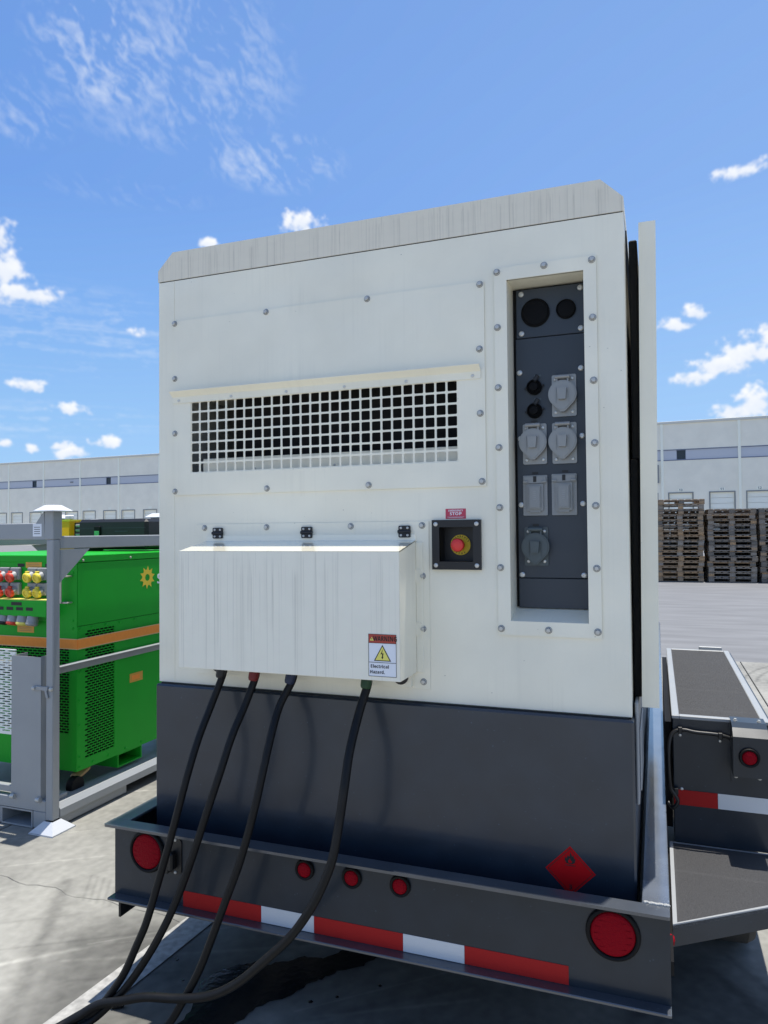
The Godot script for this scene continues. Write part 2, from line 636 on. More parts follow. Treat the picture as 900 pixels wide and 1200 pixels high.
	con.uv1_scale = Vector3(1 / GS, 1 / GS, 1)
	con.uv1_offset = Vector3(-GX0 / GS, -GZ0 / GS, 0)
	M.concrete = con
	var con2 := mat(0.43, 0.43, 0.41, 0.85)
	con2.albedo_texture = ntex(noise(0.008, 5, 31), 1024, 0.84, 1.0)
	M.concrete_far = tripl(con2, 0.11)
	var asp := mat(0.19, 0.194, 0.200, 0.9)
	asp.albedo_texture = ntex(noise(0.012, 5, 32), 1024, 0.86, 1.0)
	M.asphalt = tripl(asp, 0.09)
	M.asphalt.uv1_scale = Vector3(0.05, 0.09, 0.22)
	var wet := mat(0.012, 0.0135, 0.0145, 0.14)
	wet.normal_enabled = true
	wet.normal_texture = ntex(noise(0.03, 4, 35), 512, 0, 1, true, 2.0)
	wet.normal_scale = 0.25
	M.wet = tripl(wet, 2.0)
	var lp := mat(0.42, 0.415, 0.39, 0.8)
	lp.albedo_texture = ntex(noise(0.02, 5, 36), 1024, 0.72, 1.0)
	M.linepaint = tripl(lp, 1.1)
	M.crack = mat(0.15, 0.145, 0.135, 0.95)
	# warehouse
	var wall := mat(0.96, 0.90, 0.745, 0.85)
	wall.albedo_texture = ntex(noise(0.01, 5, 41), 1024, 0.955, 1.0)
	M.wall = tripl(wall, 0.05)
	M.pilaster = mat(0.95, 0.93, 0.78, 0.8)
	M.band = mat(0.55, 0.565, 0.60, 0.7)
	M.bandedge = mat(0.16, 0.19, 0.26, 0.7)
	M.glass = mat(0.02, 0.028, 0.036, 0.08)
	M.door = mat(0.9, 0.89, 0.78, 0.6)
	M.doorframe = mat(0.25, 0.26, 0.26, 0.7)
	M.coping = mat(0.66, 0.64, 0.56, 0.7)
	# pallet boards
	var grain := noise(0.05, 4, 51)
	var gt := ntex(grain, 512, 0.55, 1.0)
	M.wood = []
	for c in [[0.60, 0.42, 0.26], [0.44, 0.35, 0.26], [0.50, 0.43, 0.35], [0.28, 0.25, 0.21], [0.68, 0.44, 0.24], [0.44, 0.375, 0.31]]:
		var wm := mat(c[0], c[1], c[2], 0.9)
		wm.albedo_texture = gt
		wm.uv1_triplanar = true
		wm.uv1_scale = Vector3(0.6, 5.0, 5.0)
		M.wood.append(wm)

# ---------------------------------------------------------------- sky
var n_wisp: FastNoiseLite
var n_puff: FastNoiseLite
var n_warp: FastNoiseLite
# azimuth, elevation, half width, half height in degrees
const PUFFS := [
	[-26.9, 23.0, 1.6, 0.9, 1.0], [-34.1, 21.3, 0.7, 0.35, 0.9], [-48.4, 20.2, 0.9, 1.1, 0.9], [-48.1, 18.1, 1.4, 1.4, 1.0], [-46.9, 16.6, 2.1, 0.8, 1.0], [-50.5, 17.1, 2.6, 2.2, 1.0],
	[-39.2, 14.6, 0.7, 0.4, 0.5], [-46.5, 10.5, 1.1, 0.45, 0.8], [-43.9, 8.9, 1.4, 0.45, 0.9], [-46.3, 6.0, 0.5, 0.4, 0.8], [-44.5, 6.3, 0.6, 0.45, 0.9], [-43.7, 5.8, 1.3, 0.5, 1.0],
	[-41.4, 6.7, 0.95, 0.48, 0.9], [-48.2, 6.4, 0.6, 0.3, 0.7], [1.5, 14.6, 1.0, 0.6, 0.9], [2.9, 15.3, 1.0, 0.55, 0.9], [2.7, 10.8, 1.5, 0.6, 1.0], [4.4, 11.5, 1.8, 0.9, 1.0],
	[6.4, 12.0, 2.0, 1.3, 1.0], [8.8, 12.5, 2.2, 1.8, 1.0], [5.2, 8.2, 1.3, 0.75, 1.0], [6.9, 8.7, 1.7, 1.1, 1.0], [9.4, 9.1, 2.2, 1.1, 1.0], [6.4, 23.9, 1.6, 0.5, 0.75]]
const WISPS := [
	[-41.8, 32.2, 4.4, 3.0, 0.72], [-34.3, 32.2, 6.0, 4.4, 0.42], [-28.9, 27.0, 4.6, 1.7, 0.55], [-44.3, 14.4, 7.5, 2.8, 0.42], [-45.1, 8.1, 6.5, 1.2, 0.45], [-47.4, 27.8, 3.2, 1.7, 0.4],
	[-39.9, 24.1, 5.2, 0.8, 0.2], [-36.0, 28.5, 7.0, 1.4, 0.3]]
# linear colour of the clear sky against elevation, as the picture should show it
const CLEAR := [[0.0, 0.40, 0.66, 0.95], [4.0, 0.36, 0.62, 0.95], [9.0, 0.285, 0.54, 0.92], [16.0, 0.195, 0.425, 0.875], [24.0, 0.140, 0.33, 0.80], [36.0, 0.126, 0.30, 0.75], [60.0, 0.12, 0.27, 0.66], [90.0, 0.10, 0.24, 0.62]]

func clear_sky(el: float) -> Vector3:
	for i in CLEAR.size() - 1:
		if el <= CLEAR[i + 1][0]:
			var f: float = clampf((el - CLEAR[i][0]) / (CLEAR[i + 1][0] - CLEAR[i][0]), 0, 1)
			return Vector3(CLEAR[i][1], CLEAR[i][2], CLEAR[i][3]).lerp(Vector3(CLEAR[i + 1][1], CLEAR[i + 1][2], CLEAR[i + 1][3]), f)
	return Vector3(CLEAR[-1][1], CLEAR[-1][2], CLEAR[-1][3])

func sky_rows(x0: int, x1: int, y0: int, y1: int, W: int, H: int, expo: float, sun_az: float, detail: bool) -> Image:
	var w := x1 - x0
	var h := y1 - y0
	var by := PackedByteArray()
	by.resize(w * h * 3)
	var lut := PackedByteArray()
	lut.resize(2048)
	for i in 2048:
		var l := Color(i / 2047.0, 0, 0).linear_to_srgb().r
		lut[i] = int(clampf(l * 255.0 + 0.5, 0, 255))
	for y in h:
		var el := 90.0 - (y + y0 + 0.5) * 180.0 / H
		var base := clear_sky(maxf(el, 0.0))
		var ground := el < 0.0
		for x in w:
			var az := wrapf((x + x0 + 0.5) * 360.0 / W, -180.0, 180.0)
			var c := base
			# whitish aureole round the high sun
			var ce := cos(deg_to_rad(el))
			var dt := clampf(sin(deg_to_rad(el)) * 0.9954 + ce * 0.0958 * cos(deg_to_rad(az - sun_az)), -1.0, 1.0)
			var ang := rad_to_deg(acos(dt))
			c = c.lerp(Vector3(0.90, 0.93, 0.97), 0.75 * exp(-pow(ang / 17.0, 2.0)) + 0.2 * exp(-pow(ang / 34.0, 2.0)))
			# the sky is a little paler towards the sun and the right of the view
			var k := 0.5 + 0.5 * cos(deg_to_rad(az - 22.0))
			c = c.lerp(Vector3(0.46, 0.68, 1.0), 0.5 * k * k * k * clampf(1.0 - el / 80.0, 0, 1))
			if not ground:
				var cov := 0.0
				var wh := 0.0
				if detail:
					for q in WISPS:
						var dx: float = (az - q[0]) / q[2]
						var dy: float = (el - q[1]) / q[3]
						var d := dx * dx + dy * dy
						if d < 2.2:
							wh = maxf(wh, q[4] * clampf(1.35 - d * 0.75, 0, 1))
				var gen := clampf((absf(wrapf(az + 20.5, -180, 180)) - 36.0) / 8.0, 0, 1)
				if el > 38.0:
					gen = maxf(gen, clampf((el - 38.0) / 6.0, 0, 1))
				if gen > 0.0:
					wh = maxf(wh, gen * 0.45 * clampf(n_warp.get_noise_2d(az * 0.35 + 300.0, el * 0.6) * 2.0, 0, 1))
				if wh > 0.0:
					var wx := n_warp.get_noise_2d(az * 2.0, el * 2.0) * 1.3
					# runs slant downwards to the right
					var u := az * 0.75 - el * 0.66 + wx * 0.5
					var v := az * 0.66 + el * 0.75 + wx * 0.5
					if el < 20.0:
						u = az * 0.35 + wx
						v = el * 1.3
					var f := n_wisp.get_noise_2d(u * 15.0, v * 34.0) * 0.62 + 0.5 + n_wisp.get_noise_2d(u * 4.0 + 70.0, v * 6.0) * 0.5 + n_puff.get_noise_2d(az * 70.0, el * 90.0) * 0.12
					cov = wh * clampf((f - 0.4) * 1.45, 0, 1)
				var b := 0.0
				var low := 1.0
				if detail:
					for q in PUFFS:
						var dx: float = (az - q[0]) / q[2]
						if absf(dx) > 1.7:
							continue
						var dy: float = (el - q[1]) / q[3]
						if absf(dy) > 1.7:
							continue
						var d := 1.0 - sqrt(dx * dx + dy * dy * (1.5 if dy < 0.0 else 1.0))
						if d * q[4] + 0.55 > b:
							b = maxf(b, d * q[4] + 0.55)
							low = dy
				if gen > 0.0 and el < 40.0:
					var g := n_warp.get_noise_2d(az * 1.1 + 50.0, el * 2.6) * 1.5 - 0.32 + 0.25 * exp(-pow((el - 11.0) / 9.0, 2.0))
					if g * gen > -0.5 and g * gen + 0.55 > b and gen > 0.5:
						b = g * gen + 0.55
						low = n_warp.get_noise_2d(az * 1.1 + 50.0, el * 2.6 + 2.0) - n_warp.get_noise_2d(az * 1.1 + 50.0, el * 2.6)
						low = -low * 2.0
				var col := Vector3(0.93, 0.95, 1.0)
				var pc := 0.0
				if b > 0.1:
					var f := n_puff.get_noise_2d(az * 26.0, el * 30.0) * 0.75 + n_puff.get_noise_2d(az * 80.0 + 90.0, el * 90.0) * 0.28
					pc = clampf((b - 0.38 + f * 1.15) * 1.3, 0, 1)
					pc = pc * pc * (3.0 - 2.0 * pc)
					var shade := clampf(0.5 - low * 0.42 - f * 0.5, 0, 1)
					col = Vector3(1.02, 1.03, 1.05).lerp(Vector3(0.66, 0.76, 0.93), shade * 0.75)
				c = c.lerp(Vector3(0.86, 0.92, 1.0), cov * 0.8)
				c = c.lerp(col, pc * 0.96)
			else:
				c = Vector3(0.30, 0.31, 0.31)
			var i := (y * w + x) * 3
			by[i] = lut[clampi(int(c.x / expo * 2047.0), 0, 2047)]
			by[i + 1] = lut[clampi(int(c.y / expo * 2047.0), 0, 2047)]
			by[i + 2] = lut[clampi(int(c.z / expo * 2047.0), 0, 2047)]
	return Image.create_from_data(w, h, false, Image.FORMAT_RGB8, by)

func make_sky(expo: float, sun_az: float) -> Sky:
	n_wisp = noise(0.035, 6, 61)
	n_wisp.fractal_gain = 0.58
	n_puff = noise(0.02, 5, 62)
	n_warp = noise(0.12, 3, 63)
	var W := 4096
	var H := 2048
	var im := sky_rows(0, 1024, 0, 512, 1024, 512, expo, sun_az, false)
	im.resize(W, H, Image.INTERPOLATE_BILINEAR)
	# finer over the part of the sky in view: azimuth -57 to 16, elevation -1 to 41
	var xa := int((360.0 - 57.0) / 360.0 * W)
	var ya := int((90.0 - 41.0) / 180.0 * H)
	var yb := int(91.0 / 180.0 * H)
	var left := sky_rows(xa, W, ya, yb, W, H, expo, sun_az, true)
	im.blit_rect(left, Rect2i(0, 0, left.get_width(), left.get_height()), Vector2i(xa, ya))
	var right := sky_rows(0, int(16.0 / 360.0 * W), ya, yb, W, H, expo, sun_az, true)
	im.blit_rect(right, Rect2i(0, 0, right.get_width(), right.get_height()), Vector2i(0, ya))
	var pm := PanoramaSkyMaterial.new()
	pm.panorama = ImageTexture.create_from_image(im)
	var s := Sky.new()
	s.sky_material = pm
	return s

# ---------------------------------------------------------------- small shared pieces
var bolt_mesh: ArrayMesh
var screw_mesh: ArrayMesh
var rivet_mesh: ArrayMesh

func make_small() -> void:
	var F := facing(Vector3.ZERO, Vector3.BACK)
	var b := MB.new()
	b.lathe([Vector2(0.0090, 0), Vector2(0.0090, 0.0018), Vector2(0.0073, 0.0024)], F, 14, true)
	b.lathe([Vector2(0.0066, 0.002), Vector2(0.0066, 0.0078), Vector2(0.0055, 0.0092), Vector2(0, 0.0094)], F, 6)
	bolt_mesh = b.mesh()
	var ws := MB.new()
	ws.lathe([Vector2(0.0101, 0), Vector2(0.0101, 0.0008), Vector2(0.0, 0.0009)], F, 16, true)
	var wa := ws.mesh().surface_get_arrays(0)
	bolt_mesh.add_surface_from_arrays(Mesh.PRIMITIVE_TRIANGLES, wa)
	bolt_mesh.surface_set_material(1, M.washer_shade)
	b = MB.new()
	b.lathe([Vector2(0.0085, 0), Vector2(0.0085, 0.001), Vector2(0.0074, 0.0036), Vector2(0.0045, 0.0052), Vector2(0.0032, 0.0052), Vector2(0.003, 0.0025), Vector2(0, 0.0025)], F, 14, true)
	screw_mesh = b.mesh()
	b = MB.new()
	b.lathe([Vector2(0.0055, 0), Vector2(0.005, 0.0015), Vector2(0.003, 0.003), Vector2(0, 0.0033)], F, 10, true)
	rivet_mesh = b.mesh()

func bolts(parent: Node, called: String, m: Mesh, mt: Material, pts: Array, z: float) -> void:
	for p in pts:
		part(called, m, mt, parent, at(p.x, p.y, z, Basis(Vector3.BACK, rng.randf() * TAU)))

func text(s: String, size: float, mt: Material, parent: Node, xf: Transform3D, depth := 0.0006, squeeze := 1.0) -> void:
	var t := TextMesh.new()
	t.text = s
	t.font = font
	t.font_size = 48
	t.pixel_size = size / 35.0      # size is the height of a capital
	t.depth = depth
	t.curve_step = 2.0
	var o := part("lettering", t, mt, parent, xf * Transform3D(Basis.from_scale(Vector3(squeeze, 1, 1)), Vector3.ZERO))
	o.set_surface_override_material(0, mt)

func _ready() -> void:
	# ---- camera
	rng.seed = 20240
	var cam := Camera3D.new()
	cam.name = "camera"
	cam.fov = 70.286
	cam.near = 0.05
	cam.far = 1500.0
	cam.position = Vector3(1.1499, 1.4998, 1.9719)
	cam.rotation_order = EULER_ORDER_YXZ
	cam.rotation_degrees = Vector3(1.483, 20.529, -0.525)
	add_child(cam)
	cam.current = true
	# ---- sky, exposure
	var exposure := 2.1
	var sun_az := 25.0
	var env := Environment.new()
	env.background_mode = Environment.BG_SKY
	env.sky = make_sky(exposure, sun_az)
	env.ambient_light_source = Environment.AMBIENT_SOURCE_SKY
	env.tonemap_mode = Environment.TONE_MAPPER_LINEAR
	env.tonemap_exposure = exposure
	env.sdfgi_enabled = true
	env.ssao_enabled = true
	env.ssil_enabled = true
	var we := WorldEnvironment.new()
	we.name = "world_environment"
	we.environment = env
	add_child(we)
	# ---- sun
	var sun := DirectionalLight3D.new()
	sun.name = "sun"
	sun.light_energy = 1.0
	sun.light_color = Color(1.0, 0.978, 0.94)
	sun.light_angular_distance = 0.5
	sun.shadow_enabled = true
	sun.sky_mode = DirectionalLight3D.SKY_MODE_LIGHT_ONLY
	var el := deg_to_rad(84.5)
	var az := deg_to_rad(sun_az)
	var to_sun := Vector3(sin(az) * cos(el), sin(el), -cos(az) * cos(el))
	sun.look_at_from_position(to_sun * 30.0, Vector3.ZERO, Vector3.UP)
	add_child(sun)
	make_materials()
	make_small()
	ground()
	warehouse()
	trailer()
	generator()
	cables()
	cage()
	green_unit()
	pallets()

# ---------------------------------------------------------------- the setting
func ground() -> void:
	var b := MB.new()
	b.quad(V(-700, -0.03, -700), V(700, -0.03, -700), V(700, -0.03, 700), V(-700, -0.03, 700), Vector3.UP)
	var g := ob("ground", b, M.concrete_far, self)
	g.set_meta("kind", "structure")
	b = MB.new()
	b.bx(-160, 160, -0.02, -0.004, -74.0, -7.1)
	var r := ob("road", b, M.asphalt, self)
	r.set_meta("kind", "structure")
	var p := Node3D.new()
	p.name = "pavement"
	p.set_meta("kind", "structure")
	add_child(p)
	var near := MB.new()
	# cast slabs with open joints
	var xs := [-26.0, -22.0, -18.0, -14.0, -10.0, -6.0, -2.0, 2.0, 6.0, 10.0, 14.0, 18.0]
	var zs := [-7.09, -3.1, 0.9, 4.9, 8.9, 12.9]
	for i in xs.size() - 1:
		for j in zs.size() - 1:
			b = MB.new()
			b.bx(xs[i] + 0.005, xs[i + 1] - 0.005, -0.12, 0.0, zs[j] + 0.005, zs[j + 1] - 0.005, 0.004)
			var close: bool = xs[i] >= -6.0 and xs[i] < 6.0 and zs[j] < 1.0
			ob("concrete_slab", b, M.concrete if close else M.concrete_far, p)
	# painted line
	var d := Vector2(-0.632 + 0.587, 0.219 + 0.462).normalized()
	var lp := MB.new()
	var a0 := Vector2(-0.632, 0.219) + d * 2.6
	var a1 := Vector2(-0.587, -0.462) - d * 2.3
	var wv := Vector2(0.094, 0.0)
	lp.quad(V(a0.x, 0.004, a0.y), V(a0.x + 0.15, 0.004, a0.y - 0.05), V(a1.x + wv.x, 0.004, a1.y - 0.03), V(a1.x, 0.004, a1.y), Vector3.UP)
	ob("painted_line", lp, M.linepaint, p)
	# hairline crack
	var ck := MB.new()
	var pts := []
	var nz := noise(1.7, 4, 77)
	for i in 60:
		var x := -3.2 + i * 0.045
		pts.append(Vector2(x, -0.45 + nz.get_noise_1d(x * 2.0) * 0.05 + (0.03 * (x + 1.5))))
	for i in 59:
		var a: Vector2 = pts[i]
		var c: Vector2 = pts[i + 1]
		var hw := 0.0011 + 0.0009 * nz.get_noise_1d(i * 9.0)
		ck.quad(V(a.x, 0.0025, a.y - hw), V(c.x, 0.0025, c.y - hw), V(c.x, 0.0025, c.y + hw), V(a.x, 0.0025, a.y + hw), Vector3.UP)
	ob("crack", ck, M.crack, p)
	# wet stain under the rear of the trailer
	var out := [Vector2(-0.30, -0.116), Vector2(-0.272, -0.19), Vector2(-0.235, -0.24), Vector2(-0.184, -0.277), Vector2(-0.13, -0.285), Vector2(-0.097, -0.305), Vector2(-0.04, -0.36), Vector2(0.032, -0.376), Vector2(0.07, -0.44), Vector2(0.12, -0.5), Vector2(0.2, -0.56), Vector2(0.25, -0.5), Vector2(0.2, -0.44), Vector2(0.176, -0.379), Vector2(0.107, -0.319), Vector2(0.075, -0.27), Vector2(0.042, -0.222), Vector2(0.02, -0.16), Vector2(-0.004, -0.131), Vector2(-0.058, -0.063), Vector2(-0.065, 0.0), Vector2(-0.10, 0.06), Vector2(-0.17, 0.12), Vector2(-0.25, 0.10), Vector2(-0.24, 0.02)]
	var poly := PackedVector2Array()
	for i in out.size():
		var q0: Vector2 = out[i]
		var q1: Vector2 = out[(i + 1) % out.size()]
		for s in 4:
			var m := q0.lerp(q1, s / 4.0)
			poly.append(m + Vector2(nz.get_noise_2d(m.x * 14.0, m.y * 14.0), nz.get_noise_2d(m.x * 14.0 + 50.0, m.y * 14.0)) * 0.012)
	var ws := MB.new()
	var ix := Geometry2D.triangulate_polygon(poly)
	for i in range(0, ix.size(), 3):
		var q := []
		for j in 3:
			q.append(V(poly[ix[i + j]].x, 0.003, poly[ix[i + j]].y))
		ws.tri(q[0], q[1], q[2], Vector3.UP, Vector3.UP, Vector3.UP)
	ob("wet_stain", ws, M.wet, p)
	var sc := thing("rubber_scrap", "small scrap of black rubber on the concrete under the crossing cables", "scrap", V(-0.472, 0.0, 0.082))
	var sb := MB.new()
	sb.box(V(0, 0.008, 0), V(0.04, 0.014, 0.022), 0.005, Basis(Vector3.UP, 0.5))
	sb.box(V(0.014, 0.017, -0.003), V(0.022, 0.012, 0.016), 0.004, Basis(Vector3(0.3, 1, 0.2).normalized(), -0.4))
	ob("torn_piece", sb, M.rubber, sc)
	for c in [Vector3(-0.455, -0.197, 0.007), Vector3(-0.364, -0.106, 0.006), Vector3(-0.377, 0.007, 0.009), Vector3(-0.33, -0.16, 0.005), Vector3(-0.30, -0.05, 0.007), Vector3(0.09, -0.15, 0.008), Vector3(0.16, -0.2, 0.006), Vector3(0.27, -0.3, 0.006), Vector3(-0.41, -0.02, 0.004)]:
		var dp := MB.new()
		dp.lathe([Vector2(c.z, 0.0005), Vector2(c.z * 0.7, 0.002), Vector2(0, 0.0025)], at(c.x, 0.0008, c.y), 12, true)
		ob("droplet_stain", dp, M.wet, p)

func warehouse() -> void:
	var w := thing("warehouse", "long white tilt-up warehouse with a grey-blue band and dock doors", "warehouse", V(6.567, 0, -76.13), deg_to_rad(-2.353))
	var H := 12.2
	var sp := 7.02
	var b := MB.new()
	var nums := {-1: ["8", "9"], 0: ["10", "11"], 1: ["12", "13"]}
	for k in range(-16, 4):
		var s0 := 2.24 + sp * (k - 1)
		# each bay: concrete wall panels below and above the band, with recesses for the doors
		var d0 := [s0 + 0.6, s0 + 4.35]
		var dw := 2.15
		var dh := 4.98 if k > -8 else 4.62
		var holes := []
		for x in d0:
			holes.append(Rect2(x, 1.2, dw, dh - 1.2))
		b = MB.new()
		b.sheet(Rect2(s0 + 0.13, 0, sp - 0.26, 8.26), holes, -0.3, 0.0)
		ob("wall_panel", b, M.wall, w)
		b = MB.new()
		b.bx(s0 + 0.13, s0 + sp - 0.13, 9.38, H - 0.25, -0.3, 0.0)
		ob("wall_panel", b, M.wall, w)
		b = MB.new()
		var win := -1.0
		if k == 0:
			win = 1.35
		elif (k + 16) % 2 == 1:
			win = 4.7
		var wh := []
		if win > 0.0:
			wh = [Rect2(s0 + win, 8.36, 0.86, 0.98)]
		b.sheet(Rect2(s0 + 0.13, 8.34, sp - 0.26, 0.96), [Rect2(s0 + win, 8.34, 0.86, 0.96)] if win > 0.0 else [], -0.3, -0.04)
		ob("band", b, M.band, w)
		b = MB.new()
		b.bx(s0 + 0.13, s0 + sp - 0.13, 8.262, 8.338, -0.3, 0.03)
		b.bx(s0 + 0.13, s0 + sp - 0.13, 9.302, 9.378, -0.3, 0.03)
		ob("band_edge", b, M.bandedge, w)
		if win > 0.0:
			b = MB.new()
			b.bx(s0 + win, s0 + win + 0.86, 8.345, 9.295, -0.22, -0.18)
			var g := ob("window", b, M.glass, w)
			b = MB.new()
			b.sheet(Rect2(s0 + win, 8.342, 0.86, 0.956), [Rect2(s0 + win + 0.05, 8.39, 0.76, 0.86)], -0.17, -0.1)
			ob("window_frame", b, M.bandedge, g)
		if k == 1 or k == -12 or k == -3:
			b = MB.new()
			b.bx(s0 + 5.1, s0 + 5.65, 8.75, 8.95, -0.038, 0.02)
			ob("wall_vent", b, M.doorframe, w)
		for i in 2:
			var x: float = d0[i]
			b = MB.new()
			for r in 7:
				var y0 := 1.2 + (dh - 1.2) * r / 7.0
				b.bx(x + 0.02, x + dw - 0.02, y0 + 0.012, y0 + (dh - 1.2) / 7.0 - 0.012, -0.22, -0.16, 0.01)
			var dr := ob("dock_door", b, M.door, w)
			b = MB.new()
			b.sheet(Rect2(x - 0.1, 1.15, dw + 0.2, dh - 1.05), [Rect2(x, 1.1, dw, dh - 1.1)], 0.002, 0.05)
			ob("door_frame", b, M.doorframe, dr)
			b = MB.new()
			b.bx(x + dw * 0.5 - 0.25, x + dw * 0.5 + 0.25, dh + 0.16, dh + 0.46, 0.002, 0.02)
			var pl := ob("number_plate", b, M.pilaster, w)
			if nums.has(k):
				text(nums[k][i], 0.24, M.doorframe, pl, at(x + dw * 0.5, dh + 0.31, 0.026), 0.01)
			b = MB.new()
			b.bx(x + dw * 0.5 - 0.7, x + dw * 0.5 + 0.7, 0.55, 1.15, 0.002, 0.3)
			ob("dock_bumper", b, M.rubber, w)
		# pilaster joint strips
		b = MB.new()
		b.bx(s0 - 0.13, s0 + 0.13, 0, H - 0.25, -0.3, 0.09, 0.02)
		ob("pilaster", b, M.pilaster, w)
	b = MB.new()
	var xl := 2.24 - sp * 17
	b.bx(xl - 0.13, 2.24 + sp * 3 - 0.13, H - 0.25, H, -0.4, 0.12, 0.02)
	ob("parapet_coping", b, M.coping, w)
	b = MB.new()
	b.bx(xl - 0.13, 2.24 + sp * 3 - 0.13, 0, H - 0.3, -40, -0.301)
	ob("building_body", b, M.wall, w)
	b = MB.new()
	b.bx(-5.42, -5.1, 6.05, 7.88, 0.092, 0.2, 0.02)
	ob("dark_panel", b, M.doorframe, w)  # dark upright panel on the wall face

# ---------------------------------------------------------------- trailer
func lamp(parent: Node, called: String, c: Vector3, r_out: float, r_in: float) -> void:
	var F := facing(c, Vector3.BACK)
	var b := MB.new()
	b.lathe([Vector2(r_out, 0), Vector2(r_out, 0.004), Vector2(r_out * 0.96, 0.009), Vector2(r_out * 0.9, 0.011), Vector2(r_in * 1.06, 0.009), Vector2(r_in * 1.02, 0.004)], F, 36, true)
	var g := ob(called, b, M.rubber, parent)
	b = MB.new()
	b.lathe([Vector2(r_in * 1.02, 0.004), Vector2(r_in * 0.98, 0.008), Vector2(r_in * 0.9, 0.0105), Vector2(r_in * 0.5, 0.013), Vector2(0, 0.0138)], F, 36, true)
	ob("lens", b, M.lens, g)
	# moulded ribs under the lens face
	b = MB.new()
	for k in 5:
		var y := (k - 2) * r_in * 0.3
		var hw := sqrt(maxf(r_in * r_in * 0.72 - y * y, 0.0001))
		b.bx(c.x - hw, c.x + hw, c.y + y - 0.0008, c.y + y + 0.0008, c.z + 0.0095, c.z + 0.0128 - absf(y) * 0.02)
	ob("lens_rib", b, M.lens, g)

